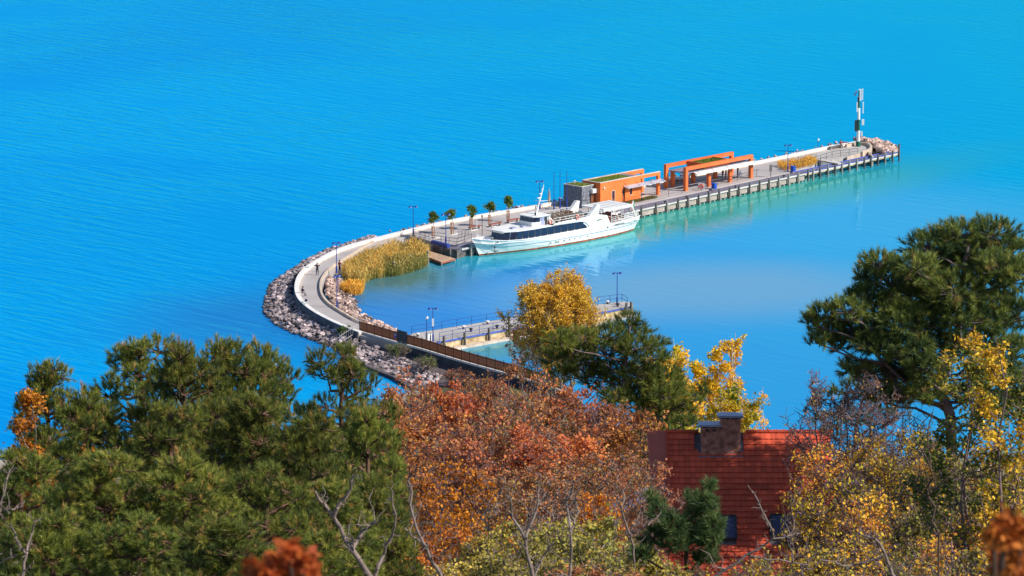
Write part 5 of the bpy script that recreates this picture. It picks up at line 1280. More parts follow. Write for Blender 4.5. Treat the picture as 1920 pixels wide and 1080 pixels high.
def broadleaf(name, label, loc, h, wdt, seed, leafmat, bark='barkgrey', stems=3, n1=6, n2=6, n3=5, leaves=4000, lsize=.12, trunk_h=.25, r0=.12, dome=1.0, up=.5, clump=.35, bias=None, group=None, twig=.010, tall=0.0, cat="tree"):
    g = np.random.default_rng(seed); segs = []; tips = []; main = []
    def env(p):   # keep ends inside a dome
        zc = h * (trunk_h + (1 - trunk_h) * .45); q = np.array((p[0] / (wdt / 2), p[1] / (wdt / 2), (p[2] - zc) / (h - zc if p[2] > zc else zc * 1.0)))
        k = np.linalg.norm(q); qn = q / (k + 1e-9); lim = .86 + .20 * math.sin(5.1 * qn[0] + seed) * math.cos(4.3 * qn[1] - seed) + .10 * math.sin(9 * qn[2] + 7 * qn[0] + seed)
        if k > lim: q = q / k * lim * (1 - .12 * g.random()); p = np.array((q[0] * wdt / 2, q[1] * wdt / 2, zc + q[2] * (h - zc if p[2] > zc else zc)))
        return p
    for s in range(stems):
        a = 2 * PI * s / stems + g.uniform(-.5, .5); b0 = np.array((.12 * math.cos(a) * (stems > 1), .12 * math.sin(a) * (stems > 1), -.5))
        lean = (wdt * .16 if stems > 1 else wdt * .03) * (1 - tall)
        fork = np.array((lean * math.cos(a), lean * math.sin(a), h * trunk_h * g.uniform(.8, 1.2)))
        wobble(b0, fork, 3, .08, r0, r0 * .75, g, main)
        topp = env(np.array((math.cos(a) * wdt * .30 * (stems > 1), math.sin(a) * wdt * .30 * (stems > 1), h * g.uniform(.88, 1.0))))
        ax = wobble(fork, topp, 5, .12, r0 * .7, r0 * .12, g, main)
        for i in range(n1):
            u = (i + .5) / n1; j = u * (len(ax) - 1); p = ax[int(j)] + (ax[int(j) + 1] - ax[int(j)]) * (j - int(j))
            aa = a + g.uniform(-2.0, 2.0) if stems > 1 else g.uniform(0, 2 * PI); L = wdt * .5 * (1.05 - .6 * u) * g.uniform(.7, 1.1)
            e = env(p + np.array((math.cos(aa) * L, math.sin(aa) * L, L * (up + g.uniform(-.2, .5) + tall))))
            br = wobble(p, e, 4, .16, r0 * .34 * (1.1 - .6 * u), .022, g, segs)
            for k in range(n2):
                uu = (k + .7) / n2; j = uu * (len(br) - 1) * .999; q = br[int(j)] + (br[int(j) + 1] - br[int(j)]) * (j - int(j))
                a2 = g.uniform(0, 2 * PI); L2 = L * .42 * g.uniform(.6, 1.2)
                e2 = env(q + np.array((math.cos(a2) * L2, math.sin(a2) * L2, L2 * (up * .8 + g.uniform(-.3, .7) + tall))))
                b2 = wobble(q, e2, 3, .2, .022, twig * 1.2, g, segs)
                for m_ in range(n3):
                    j = g.uniform(.2, 1) * (len(b2) - 1) * .999; q3 = b2[int(j)] + (b2[int(j) + 1] - b2[int(j)]) * (j - int(j))
                    e3 = q3 + g.normal(0, 1, 3) * np.array((1, 1, .8)) * L2 * .30 + np.array((0, 0, L2 * (.22 + tall * .4)))
                    segs.append((q3, e3, twig, twig * .5)); tips.append((q3, e3, L2))
    T3 = np.array([t_[1] for t_ in tips]); T0 = np.array([t_[0] for t_ in tips]); L3 = np.array([t_[2] for t_ in tips])
    # leaves gather on some of the twigs and leave others bare
    wgt = np.clip(.5 + .5 * np.sin(T3[:, 0] * 1.9 + seed) * np.cos(T3[:, 1] * 1.7 + seed * 2) + clump * g.normal(0, .5, len(T3)), .02, 1.2); wgt /= wgt.sum()
    ix = g.choice(len(T3), leaves, p=wgt); u = g.random(leaves)[:, None]
    C = T0[ix] + (T3[ix] - T0[ix]) * u + g.normal(0, .035 + lsize * .45, (leaves, 3))
    zone = .5 + .5 * np.sin(C[:, 0] * .8 + seed * 1.3) * np.cos(C[:, 1] * .6 + C[:, 2] * .7)
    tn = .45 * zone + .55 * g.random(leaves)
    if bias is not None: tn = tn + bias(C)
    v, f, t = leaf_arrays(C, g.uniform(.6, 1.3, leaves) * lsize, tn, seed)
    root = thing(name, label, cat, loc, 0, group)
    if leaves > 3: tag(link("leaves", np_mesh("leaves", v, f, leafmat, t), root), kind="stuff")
    v, f = tubes_np(main, 6); link("trunk", np_mesh("trunk", v, f, MT[bark]), root)
    v, f = tubes_np(segs, 3); tag(link("twigs", np_mesh("twigs", v, f, MT[bark]), root), kind="stuff")
    return root
def site(px, py_top, d):
    """ground point under a crown top seen at a photo point, and the height to it"""
    t = WD(px, py_top, d); z = ground(t.x, t.y); return Vector((t.x, t.y, z)), t.z - z

# ------------------------------------------------------------------ five small trees on the quay
LB = ["first small tree from the left on the quay, tied to orange stakes", "second small tree from the left on the quay, right beside the corner lamp", "middle one of the five small staked trees on the quay",
      "fourth small tree from the left, behind the ship's bow deck", "rightmost small staked tree, level with the ship's wheelhouse"]
for i, (bx, by, tx, ty) in enumerate(((812, 446, 813, 397), (847.4, 438.5, 849, 393), (883, 431, 885, 385), (917.8, 424.4, 918, 378), (952.6, 416.3, 954, 369))):
    base = W(bx, by, ZD); h = (by - ty) / (FPX * .98 / (base.y * 1.02))
    t = broadleaf("young_tree", LB[i], base, h, (2.2, 2.4, 2.3, 2.1, 2.0)[i], 40 + i * 7, L_GREEN, 'barkgrey', 1, 7, 5, 4, 1700, .20, .50, .05, up=.55, clump=.9, group="small staked trees on the quay")
    for c in list(t.children):
        if c.name.startswith("trunk"): pass
    for k in range(3):
        a = 2 * PI * k / 3 + .4; MB().box(-.05, .05, -.05, .05, 0, 1.75).build("stake", MT['stake'], t).location = (.22 * math.cos(a), .22 * math.sin(a), 0)
    for z in (.8, 1.6): MB().torus((0, 0, z), .22, .03, (0, 0, 1), 8, 4).build("tie", MT['stake'], t)
    s_ = MB(); s_.box(-.75, .75, -.75, -.5, 0, .05); s_.box(-.75, .75, .5, .75, 0, .05); s_.box(-.75, -.5, -.5, .5, 0, .05); s_.box(.5, .75, -.5, .5, 0, .05)
    sr = s_.build("planting_square", MT['white_stone'], t); sr.rotation_euler.z = PA

# ------------------------------------------------------------------ red tiled house
def house():
    D0 = 185.0
    A = WD(1250, 811, D0); B = WD(1556, 814, D0)      # ridge ends
    L = B.x - A.x; rz = A.z; g0 = ground(A.x, D0 - 3)
    t = thing("tiled_house", "house with a terracotta tiled roof and a brick chimney among the trees", "house", (A.x, D0, g0))
    R = rz - g0; SL = math.radians(41); n = 27; exp_ = .325; run = n * exp_
    o_ = Vector((0, 0, R)); dn = Vector((0, -math.cos(SL), -math.sin(SL))); nr = Vector((0, -math.sin(SL), math.cos(SL)))
    ev = R - run * math.sin(SL)
    MB().box(.25, L - .1, -run * math.cos(SL) + .5, run * math.cos(SL) - .5, -2.5, ev + .15).build("wall", MT['plaster'], t)
    g = MB(); yy = run * math.cos(SL) - .5
    for x0 in (.25, L - .4): g.add([(x0, -yy, ev), (x0, yy, ev), (x0, 0, R - .3), (x0 + .3, -yy, ev), (x0 + .3, yy, ev), (x0 + .3, 0, R - .3)], [(0, 1, 2), (5, 4, 3), (0, 3, 4, 1), (1, 4, 5, 2), (2, 5, 3, 0)])
    g.build("gable_wall", MT['plaster'], t)
    deck = MB(); dn2 = Vector((0, -dn.y, dn.z)); e0 = o_ + dn * run; e1 = o_ + dn2 * run; th = Vector((0, 0, -.12))
    deck.add([o_, o_ + Vector((L, 0, 0)), e0 + Vector((L, 0, 0)), e0, o_ + th, o_ + Vector((L, 0, 0)) + th, e0 + Vector((L, 0, 0)) + th, e0 + th], [(3, 2, 1, 0), (4, 5, 6, 7), (2, 3, 7, 6), (0, 4, 7, 3), (1, 2, 6, 5)])
    deck.add([o_ + Vector((0, .01, 0)), o_ + Vector((L, .01, 0)), e1 + Vector((L, 0, 0)), e1, o_ + th, o_ + Vector((L, 0, 0)) + th, e1 + Vector((L, 0, 0)) + th, e1 + th], [(0, 1, 2, 3), (7, 6, 5, 4), (3, 2, 6, 7), (3, 7, 4, 0), (2, 1, 5, 6)])
    roof = deck.build("roof", MT['rockbase'], t)
    # one tile: slightly arched, thick lower lip
    tw_ = .262; tl = .40; vs = []; K = 4
    for (v, h0, h1) in ((0.0, 0.0, .014), (tl, 0.030, .075)):
        for k in range(K + 1):
            x = tw_ * (k / K - .5) * .992; hh = .005 * math.cos((k / K - .5) * PI); vs.append((x, v, h0 + hh)); vs.append((x, v + (.02 * math.cos((k / K - .5) * PI) if v else 0), h1 + hh))
    fs = []; m = 2 * (K + 1)
    for k in range(K):
        a = k * 2; fs.append((a + 1, a + 3, a + m + 3, a + m + 1)); fs.append((a + m, a + m + 1, a + m + 3, a + m + 2))
    fs.append((0, 1, m + 1, m)); fs.append((m - 2, 2 * m - 2, 2 * m - 1, m - 1))
    def tile_pt(v, x, r):   # r: row origin
        return r + Vector((v[0] + x, 0, 0)) + dn * v[1] + nr * v[2]
    tme = bpy.data.meshes.new("roof_tile"); tme.from_pydata([tuple(Vector((v[0], 0, 0)) + dn * v[1] + nr * v[2]) for v in vs], [], [f[::-1] for f in fs]); tme.materials.append(MT['tile'])
    nx_ = int(L / tw_); cnt = 0; V_ = []; F_ = []; kr = random.Random(8)
    # chimney and skylights leave gaps
    cxa = WD(1309, 850, D0).x - A.x; cxb = WD(1389, 850, D0).x - A.x
    sky_ = [(WD(1340, 900, D0).x - A.x, 15.2, .8), (WD(1436, 900, D0).x - A.x, 15.0, .95)]
    for row in range(n):
        for i in range(nx_):
            x = (i + .5) * tw_
            if row <= 2 and cxa - .1 < x < cxb + .1: continue
            if any(sx - .1 < x < sx + sw + .1 and sr_ - .6 < row < sr_ + 4.1 for sx, sr_, sw in sky_): continue
            r_ = o_ + dn * (row * exp_ + .02) + nr * (.012 + kr.uniform(0, .006)); jx = kr.uniform(-.006, .006)
            if cnt < 298 and (row < 9 or cnt < 0):
                o = link("roof_tile", tme, roof); o.location = r_ + Vector((x + jx, 0, 0)); cnt += 1
            else:
                b = len(V_); V_ += [tile_pt(v, x + jx, r_) for v in vs]; F_ += [tuple(k + b for k in f[::-1]) for f in fs]
    me = bpy.data.meshes.new("lower_tiles"); me.from_pydata([tuple(v) for v in V_], [], F_); me.materials.append(MT['tile']); tag(link("lower_tiles", me, roof), kind="stuff")
    k = 0; x = 0
    while x < L - .1:
        if not (cxa - .25 < x < cxb - .05):
            MB().tube([(x, 0, R + .03), (x + .40, 0, R + .05)], [.095, .115], 8).build("ridge_tile", MT['tile'], roof)
        x += .38
    # wide smooth coping at the left gable, following the slope
    cpn = MB(); w0, w1 = -.95, -.03
    for a, b in ((0, run * .62), (run * .62, run * .97)):
        pa_, pb_ = o_ + dn * a + nr * .16, o_ + dn * b + nr * .16; s0, s1 = w0 + a * .06, w0 + b * .06
        q = [pa_ + Vector((s0, 0, 0)), pa_ + Vector((w1, 0, 0)), pb_ + Vector((w1 + .0, 0, 0)), pb_ + Vector((s1, 0, 0))]
        cpn.add(q + [v - nr * .5 for v in q], [(3, 2, 1, 0), (4, 5, 6, 7), (0, 1, 5, 4), (1, 2, 6, 5), (2, 3, 7, 6), (3, 0, 4, 7)])
    cpn.build("gable_coping", MT['terracotta'], roof)
    sw_ = MB(); sw_.box(-.80, .2, -run * .5, 0.05, -2, R - run * .5 * math.sin(SL) - .2); sw_.build("gable_wall", MT['plaster'], t)
    sw_ = MB().bar(o_ + Vector((-.02, 0, .08)) + nr * .06, o_ + Vector((-.02, 0, .08)) + dn * run + nr * .06, .10, .16); sw_.build("verge_tile", MT['tile'], roof)
    # chimney
    ch = MB(); cd0, cd1 = -.35, -1.05; zc0 = R - 1.1
    x0, xm, x1 = WD(1313, 800, D0).x - A.x, WD(1349, 800, D0).x - A.x, WD(1386, 800, D0).x - A.x; zl, zt = WD(1313, 800, D0 - .7).z - g0, WD(1350, 783, D0 - .7).z - g0
    ch.box(x0 + .02, xm, cd1 + .02, cd0 - .02, zc0, zl - .01); ch.box(xm, x1 - .02, cd1 + .02, cd0 - .02, zc0, zt - .01)
    chim = ch.build("chimney", MT['lime'], roof)
    br = MB(); z = zc0; r_ = random.Random(2); row = 0
    while z < zt - .02:
        for (fa, fb, side) in ((x0, x1, 'f'), (cd1, cd0, 'l'), (cd1, cd0, 'r'), (x0, x1, 'b')):
            if z > zl - .05:
                if side in 'fb': fa = xm
            u = fa - (.12 if row % 2 else 0)
            while u < fb - .02:
                a, b = max(u, fa) + .005, min(u + .235, fb) - .005; u += .245; pr = r_.uniform(0, .014)
                if b - a < .04: continue
                z1 = min(z + .062, zt)
                if side == 'f': br.box(a, b, cd1 - pr, cd1 + .04, z, z1)
                elif side == 'b': br.box(a, b, cd0 - .04, cd0 + pr, z, z1)
                else:
                    xx = (xm if z > zl - .05 else x0) if side == 'l' else x1; s = -1 if side == 'l' else 1
                    br.box(min(xx + s * pr, xx - s * .04), max(xx + s * pr, xx - s * .04), a, b, z, z1)
        z += .075; row += 1
    tag(br.build("brick", MT['brick'], chim), kind="stuff")
    for (a, b, z) in ((x0 - .12, xm + .06, zl), (xm - .16, x1 + .14, zt)):
        c_ = MB(); c_.box(a, b, cd1 - .14, cd0 + .12, z + .10, z + .16); c_.box(a + .03, b - .03, cd1 - .12, cd1 - .10, z + .16, z + .20)
        for xx in (a + .15, (a + b) / 2, b - .15): c_.box(xx - .05, xx + .05, cd1 + .05, cd0 - .05, z - .01, z + .10)
        c_.build("chimney_cap", MT['zinc'], chim)
    for xx in (x0 + .28, x0 + .62): MB().box(xx - .09, xx + .09, cd1 - .02, cd1 + .02, zl - .16, zl - .04).build("flue_opening", MT['darkmetal'], chim)
    fl_ = MB(); p_ = o_ + dn * .62 + nr * .08; q_ = o_ + dn * 1.62 + nr * .05
    fl_.add([p_ + Vector((cxa - .05, 0, 0)), p_ + Vector((cxb + .05, 0, 0)), q_ + Vector((cxb + .05, 0, 0)), q_ + Vector((cxa - .05, 0, 0)), p_ + Vector((cxa - .05, 0, -.1)), p_ + Vector((cxb + .05, 0, -.1)), q_ + Vector((cxb + .05, 0, -.1)), q_ + Vector((cxa - .05, 0, -.1))],
            [(3, 2, 1, 0), (2, 3, 7, 6), (0, 4, 7, 3), (2, 6, 5, 1)])
    fl_.build("lead_apron", MT['board'], chim)
    for sx, sr_, sw in sky_:
        a = o_ + dn * (sr_ * exp_) + nr * .12; b = o_ + dn * ((sr_ + 4.0) * exp_) + nr * .12; f_ = MB()
        for p, q in ((a + Vector((sx, 0, 0)), b + Vector((sx, 0, 0))), (a + Vector((sx + sw, 0, 0)), b + Vector((sx + sw, 0, 0))), (a + Vector((sx, 0, 0)), a + Vector((sx + sw, 0, 0))), (b + Vector((sx, 0, 0)), b + Vector((sx + sw, 0, 0)))): f_.bar(p, q, .10, .12)
        wn = f_.build("skylight", MT['darkmetal'], roof); q = [a + Vector((sx + .05, 0, 0)), a + Vector((sx + sw - .05, 0, 0)), b + Vector((sx + sw - .05, 0, 0)), b + Vector((sx + .05, 0, 0))]
        MB().add([v + nr * .02 for v in q] + [v - nr * .03 for v in q], [(3, 2, 1, 0), (4, 5, 6, 7)]).build("pane", MT['skyglass'], wn)
    MB().tube([e0 + Vector((-.1, -.08, -.02)), e0 + Vector((L + .1, -.08, -.02))], .08, 6).build("gutter", MT['zinc'], roof)
    return t
house()
# lean-to left of the house
p = WD(1178, 945, 178); gz = ground(p.x, p.y)
sh = thing("garden_shed", "small open shed with a blue grey sheet roof left of the house", "shed", (p.x, p.y, gz))
hh = max(1.5, p.z - gz); MB().add([(-.9, -.8, hh - .55), (.9, -.5, hh + .4), (.9, 1.4, hh + .5), (-.9, 1.2, hh - .45), (-.9, -.8, hh - .63), (.9, -.5, hh + .32), (.9, 1.4, hh + .42), (-.9, 1.2, hh - .53)], [(0, 1, 2, 3), (7, 6, 5, 4), (0, 4, 5, 1), (1, 5, 6, 2), (2, 6, 7, 3), (3, 7, 4, 0)]).build("roof", MT['zinc'], sh)
for x, y, z in ((-.8, -.6, hh - .65), (.8, -.4, hh + .2), (.8, 1.2, hh + .3), (-.8, 1.0, hh - .6)): MB().box(x - .06, x + .06, y - .06, y + .06, 0, z).build("post", MT['brown'], sh)
MB().box(-.7, .7, .9, .98, 0, hh - .65).build("back_wall", MT['brown'], sh)
# pale garden path under the red trees
gp_ = [(-9, 250), (-5, 256), (0, 259), (5, 259)]; g = MB(); vs = []
for x, y in gp_: vs += [(x, y - 1.6, ground(x, y - 1.6) + .25), (x, y + 1.6, ground(x, y + 1.6) + .25)]
g.add(vs, [(i * 2, i * 2 + 2, i * 2 + 3, i * 2 + 1) for i in range(3)]); tag(g.build("garden_path", MT['sand']), "pale garden path under the red trees", kind="structure")

# ------------------------------------------------------------------ pines
protos = []
for k, (hh, ww) in enumerate(((12.5, 3.3), (11.0, 3.0), (12.0, 2.7))):
    protos.append((pine_from_pads("pine_tree", "", (0, 0, 0), [(0, 0, -1), (.15, .1, hh * .4), (-.1, .05, hh * .75), (0, 0, hh * .98)], generic_pads(hh, ww, 60 + k, 44, .25), NEEDLE, 70 + k, dens=1.2, tuft=.33, K=40, group="pines on the slope at the left"), hh, ww))
PN = [  # px, py top, distance, variant, width factor, label
 (88, 688, 158, 2, .95, "pine nearest the left edge of the photo, mixed with orange leaves"),
 (262, 640, 148, 0, 1.15, "tall dark pine whose top stands highest at the left against the water"),
 (345, 655, 140, 1, .9, "pine between the two tallest left pines, slightly lower and lighter"),
 (425, 648, 150, 2, 1.05, "slim topped pine right of the tall dark pine"),
 (498, 658, 158, 1, .85, "pine with the open wispy top left of the gap of water"),
 (640, 655, 138, 0, .95, "pine right of the gap of water, just below the stone strand"),
 (690, 775, 126, 1, .80, "low spreading pine whose right side meets the red trees"),
 (165, 745, 140, 1, 1.0, "mid slope pine under the leftmost pair of tops"),
 (320, 760, 128, 0, 1.1, "broad olive green pine in the middle of the left group"),
 (470, 750, 130, 2, 1.2, "sunlit pine below the wispy topped one"),
 (580, 790, 122, 1, 1.1, "dark pine below the gap of water"),
 (40, 850, 116, 0, 1.1, "bright green pine at the left edge, halfway down the slope"),
 (190, 860, 112, 2, 1.3, "bright green pine below the tall dark pine"),
 (350, 870, 112, 1, 1.25, "rounded pine in the lower middle of the left group"),
 (500, 880, 110, 0, 1.05, "pine above the fork of the bleached dead tree"),
 (630, 915, 112, 2, 1.05, "pine right behind the bleached dead tree"),
 (90, 975, 98, 1, 1.2, "pine at the bottom left corner of the photo"),
 (260, 975, 98, 0, 1.15, "pine at the bottom edge, left of the copper leaves"),
 (420, 985, 96, 2, 1.3, "pine at the bottom edge right above the copper leaves"),
 (590, 1010, 96, 1, 1.2, "lowest pine at the bottom edge below the dead tree's fork"),
 (700, 905, 118, 1, .85, "pine at the right end of the left group beside the orange shrub"),
]
used = set()
for px, py, d, k, wf, lab in PN:
    root, hh, ww = protos[k]; loc, h = site(px, py, d); s = h / (hh + .1)
    place(root, k not in used, loc, rnd.uniform(0, 6.28), lab, (wf * .86 * max(.8, s), wf * .86 * max(.8, s), s)); used.add(k)
def px_tree_pads(pads, d, base, spread_y=1.0, seed=0):
    g = random.Random(seed); out = []
    for (px, py, rx, rz) in pads:
        y = d + g.uniform(-1.6, 1.6) * spread_y; p = WD(px, py, y); m = 1 / pxm(y)
        out.append((p.x - base.x, p.y - base.y, p.z - base.z, rx * m, rx * m * .9, rz * m))
    return out
# the big pine at the right
d = 178.5; tb = WD(1790, 850, d); tb.z = ground(tb.x, d)
pads = [(1740, 462, 48, 26), (1800, 440, 50, 24), (1860, 436, 46, 24), (1890, 470, 40, 26), (1830, 478, 50, 28), (1770, 500, 52, 28), (1715, 500, 40, 24), (1650, 492, 34, 20), (1628, 520, 30, 22), (1670, 525, 46, 26), (1720, 545, 50, 28), (1790, 545, 54, 30), (1850, 520, 50, 30), (1900, 520, 40, 34),
        (1625, 556, 44, 20), (1660, 575, 46, 24), (1590, 582, 40, 20), (1545, 590, 32, 20), (1525, 604, 20, 16), (1560, 622, 36, 20), (1610, 615, 50, 24), (1680, 612, 54, 28), (1740, 600, 50, 28), (1535, 640, 22, 10), (1570, 645, 28, 12), (1640, 648, 40, 20), (1700, 655, 50, 24), (1690, 690, 46, 22), (1740, 650, 44, 26), (1800, 600, 48, 28), (1860, 575, 50, 30), (1905, 590, 40, 34), (1690, 585, 48, 22), (1630, 635, 44, 18), (1760, 560, 50, 28), (1840, 600, 50, 28), (1870, 500, 46, 28), (1790, 470, 48, 26), (1740, 520, 48, 26),
        (1700, 720, 42, 20), (1640, 700, 40, 18), (1600, 690, 34, 14), (1660, 745, 40, 18), (1735, 735, 40, 20), (1740, 690, 44, 22), (1850, 690, 46, 26), (1900, 710, 40, 26), (1820, 740, 40, 20), (1880, 760, 44, 22), (1850, 640, 44, 30), (1900, 660, 44, 30), (1800, 655, 34, 22)]
def tp_(px, py, dy=0): q = WD(px, py, d + dy); return (q.x - tb.x, q.y - tb.y, q.z - tb.z)
pine_from_pads("pine_tree", "large spreading dark pine at the right edge reaching over the water", tb, [(0, 0, -1), tp_(1782, 780), tp_(1755, 720), tp_(1790, 660), tp_(1800, 560), tp_(1815, 460)], px_tree_pads(pads, d, tb, 1.0, 5), NEEDLE_DARK, 90, dens=2.6, tuft=.44, K=40, brown=.03, r_tr=.30, bark='barkpurple', group="single pines")
d = 189; tb = WD(1600, 850, d); tb.z = ground(tb.x, d)
pads = [(1530, 765, 24, 14), (1560, 745, 34, 16), (1600, 730, 36, 18), (1640, 740, 36, 18), (1545, 790, 30, 14), (1590, 780, 36, 16), (1640, 785, 36, 18), (1680, 760, 36, 18), (1620, 700, 26, 14), (1670, 715, 30, 16), (1560, 815, 26, 12)]
pine_from_pads("pine_tree", "low dark pine beside the roof's right end, under the big right pine", tb, [(0, 0, -1), tuple(WD(1605, 800, d) - tb), tuple(WD(1625, 720, d) - tb)], px_tree_pads(pads, d, tb, 1.2, 8), NEEDLE_DARK, 91, dens=1.0, tuft=.42, K=36, r_tr=.16, bark='barkpurple', group="single pines")
# the middle pine
d = 262; tb = WD(1165, 790, d); tb.z = ground(tb.x, d)
pads = [(1180, 600, 26, 14), (1188, 622, 34, 16), (1140, 628, 42, 18), (1090, 632, 36, 16), (1052, 640, 32, 18), (1036, 668, 28, 14), (1085, 662, 44, 18), (1140, 660, 46, 20), (1195, 650, 44, 20), (1228, 645, 26, 12), (1225, 672, 36, 14), (1090, 690, 40, 14), (1150, 695, 46, 16), (1205, 700, 44, 18), (1240, 702, 34, 12), (1205, 730, 44, 16), (1245, 740, 40, 18), (1285, 752, 34, 16), (1265, 772, 36, 16), (1225, 760, 36, 16), (1180, 725, 36, 14), (1310, 735, 20, 12), (1215, 790, 40, 16), (1170, 755, 36, 16), (1280, 795, 34, 14), (1120, 715, 36, 16), (1060, 700, 30, 14), (1250, 720, 40, 16), (1150, 745, 30, 14)]
pine_from_pads("pine_tree", "umbrella shaped dark pine in the middle, right below the golden tree", tb, [(0, 0, -1), (0, 0, 2), tuple(WD(1170, 700, d) - tb), tuple(WD(1180, 620, d) - tb)], px_tree_pads(pads, d, tb, 1.5, 6), NEEDLE, 92, dens=2.0, tuft=.55, brown=.02, K=36, r_tr=.28, bark='barkpurple', group="single pines")
# young pine in front of the house
d = 128; tb = WD(1290, 1040, d); tb.z = ground(tb.x, d)
pads = [(1328, 915, 13, 14), (1322, 940, 22, 18), (1310, 965, 26, 18), (1338, 985, 20, 14), (1222, 938, 12, 16), (1232, 960, 20, 18), (1262, 985, 26, 18), (1300, 1000, 34, 18), (1330, 1010, 28, 14), (1225, 1005, 24, 16), (1265, 1020, 30, 14), (1200, 1040, 24, 12), (1320, 1045, 26, 12), (1295, 940, 12, 12)]
pine_from_pads("pine_tree", "young fresh green pine standing right in front of the tiled roof", tb, [(0, 0, -1), tuple(WD(1285, 1000, d) - tb), tuple(WD(1318, 960, d) - tb), tuple(WD(1328, 915, d) - tb)], px_tree_pads(pads, d, tb, .5, 7), NEEDLE_YOUNG, 93, dens=4.0, tuft=.34, brown=0, K=40, r_tr=.09, group="single pines")

# ------------------------------------------------------------------ broadleaf trees
# golden tree on the shore by the stone jetty
d = 452; loc, h = site(1050, 494, d); loc.x = WD(1050, 600, d).x
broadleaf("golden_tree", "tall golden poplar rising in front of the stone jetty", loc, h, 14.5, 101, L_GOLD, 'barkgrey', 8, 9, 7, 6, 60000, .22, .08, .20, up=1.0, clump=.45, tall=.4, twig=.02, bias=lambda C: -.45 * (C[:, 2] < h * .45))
d = 470; loc, h = site(985, 600, d); broadleaf("shore_willow", "thin brownish tree with few leaves just left of the golden poplar's foot", loc, max(4, h), 6.0, 102, L_RUST, 'barkgrey', 3, 6, 6, 6, 2200, .25, .2, .10, up=.8, twig=.02)
d = 300; loc, h = site(1310, 605, d)
broadleaf("yellow_birch", "yellow and green tree with white branches right of the middle pine", loc, h, 9.6, 103, L_YELGREEN, 'barkwhite', 7, 9, 7, 5, 40000, .22, .10, .16, up=.6, clump=.5, twig=.018, bias=lambda C: .30 * (C[:, 0] > -.5) - .25 * ((C[:, 2] < h * .6) & (C[:, 0] < 1.5)))
d = 296; loc, h = site(1258, 608, d); broadleaf("yellow_birch", "yellow leaved tree mostly hidden behind the top of the umbrella shaped pine", loc, h, 6.0, 107, L_GOLD, 'barkwhite', 5, 8, 7, 5, 14000, .22, .15, .14, up=.6, clump=.5, twig=.018, tall=.2)
d = 288; loc, h = site(1382, 690, d); broadleaf("yellow_birch", "golden green tree right of the brick chimney", loc, h, 6.4, 108, L_YELGREEN, 'barkwhite', 5, 8, 7, 5, 14000, .22, .15, .12, up=.6, clump=.5, twig=.018)
d = 292; loc, h = site(1400, 690, d); broadleaf("bare_birch", "nearly bare white limbed birch reaching out over the water right of the yellow tree", loc, h, 5.5, 104, L_GOLD, 'barkwhite', 3, 6, 5, 4, 900, .25, .3, .12, up=.35, twig=.018)
d = 272; loc, h = site(1225, 755, d); broadleaf("green_shrub", "green leaved shrub behind the left end of the tiled roof", loc, h, 6.5, 105, L_GREEN, 'barkgrey', 5, 7, 6, 5, 9000, .26, .1, .08, cat="shrub")
d = 276; loc, h = site(1310, 755, d); broadleaf("green_shrub", "yellow green shrub right behind the brick chimney", loc, h, 6.0, 106, L_YELGREEN, 'barkgrey', 5, 7, 6, 5, 9000, .25, .1, .08, cat="shrub")
# red and rust canopy in the middle
def proto_set(defs):
    out = []
    for (h, w_, sd, lm, bk, lv, ls, st) in defs:
        out.append([broadleaf("smoke_tree", "", (0, 0, 0), h, w_, sd, lm, bk, st, 7, 6, 6, lv, ls, .22, .10, up=.55, clump=.5, twig=.012, group="red and rust coloured trees in the middle"), h, w_, False])
    return out
RP = proto_set([(9, 6.5, 110, L_RED, 'barkpurple', 6500, .17, 4), (9, 6.0, 111, L_RUST, 'barkpurple', 5200, .16, 5), (8, 6.0, 112, L_ORANGE, 'barkpurple', 3600, .18, 4), (9, 6.5, 113, L_RUST, 'barkgrey', 3600, .15, 5), (6, 5.5, 114, L_OLIVE, 'barkgrey', 6000, .14, 5)])
def put(k, px, py, d, wf, lab):
    P_ = RP[k]; loc, h = site(px, py - (34 if py < 800 else 12), d); s = max(.25, h / P_[1])
    place(P_[0], not P_[3], loc, rnd.uniform(0, 6.28), lab, (wf, wf, s)); P_[3] = True
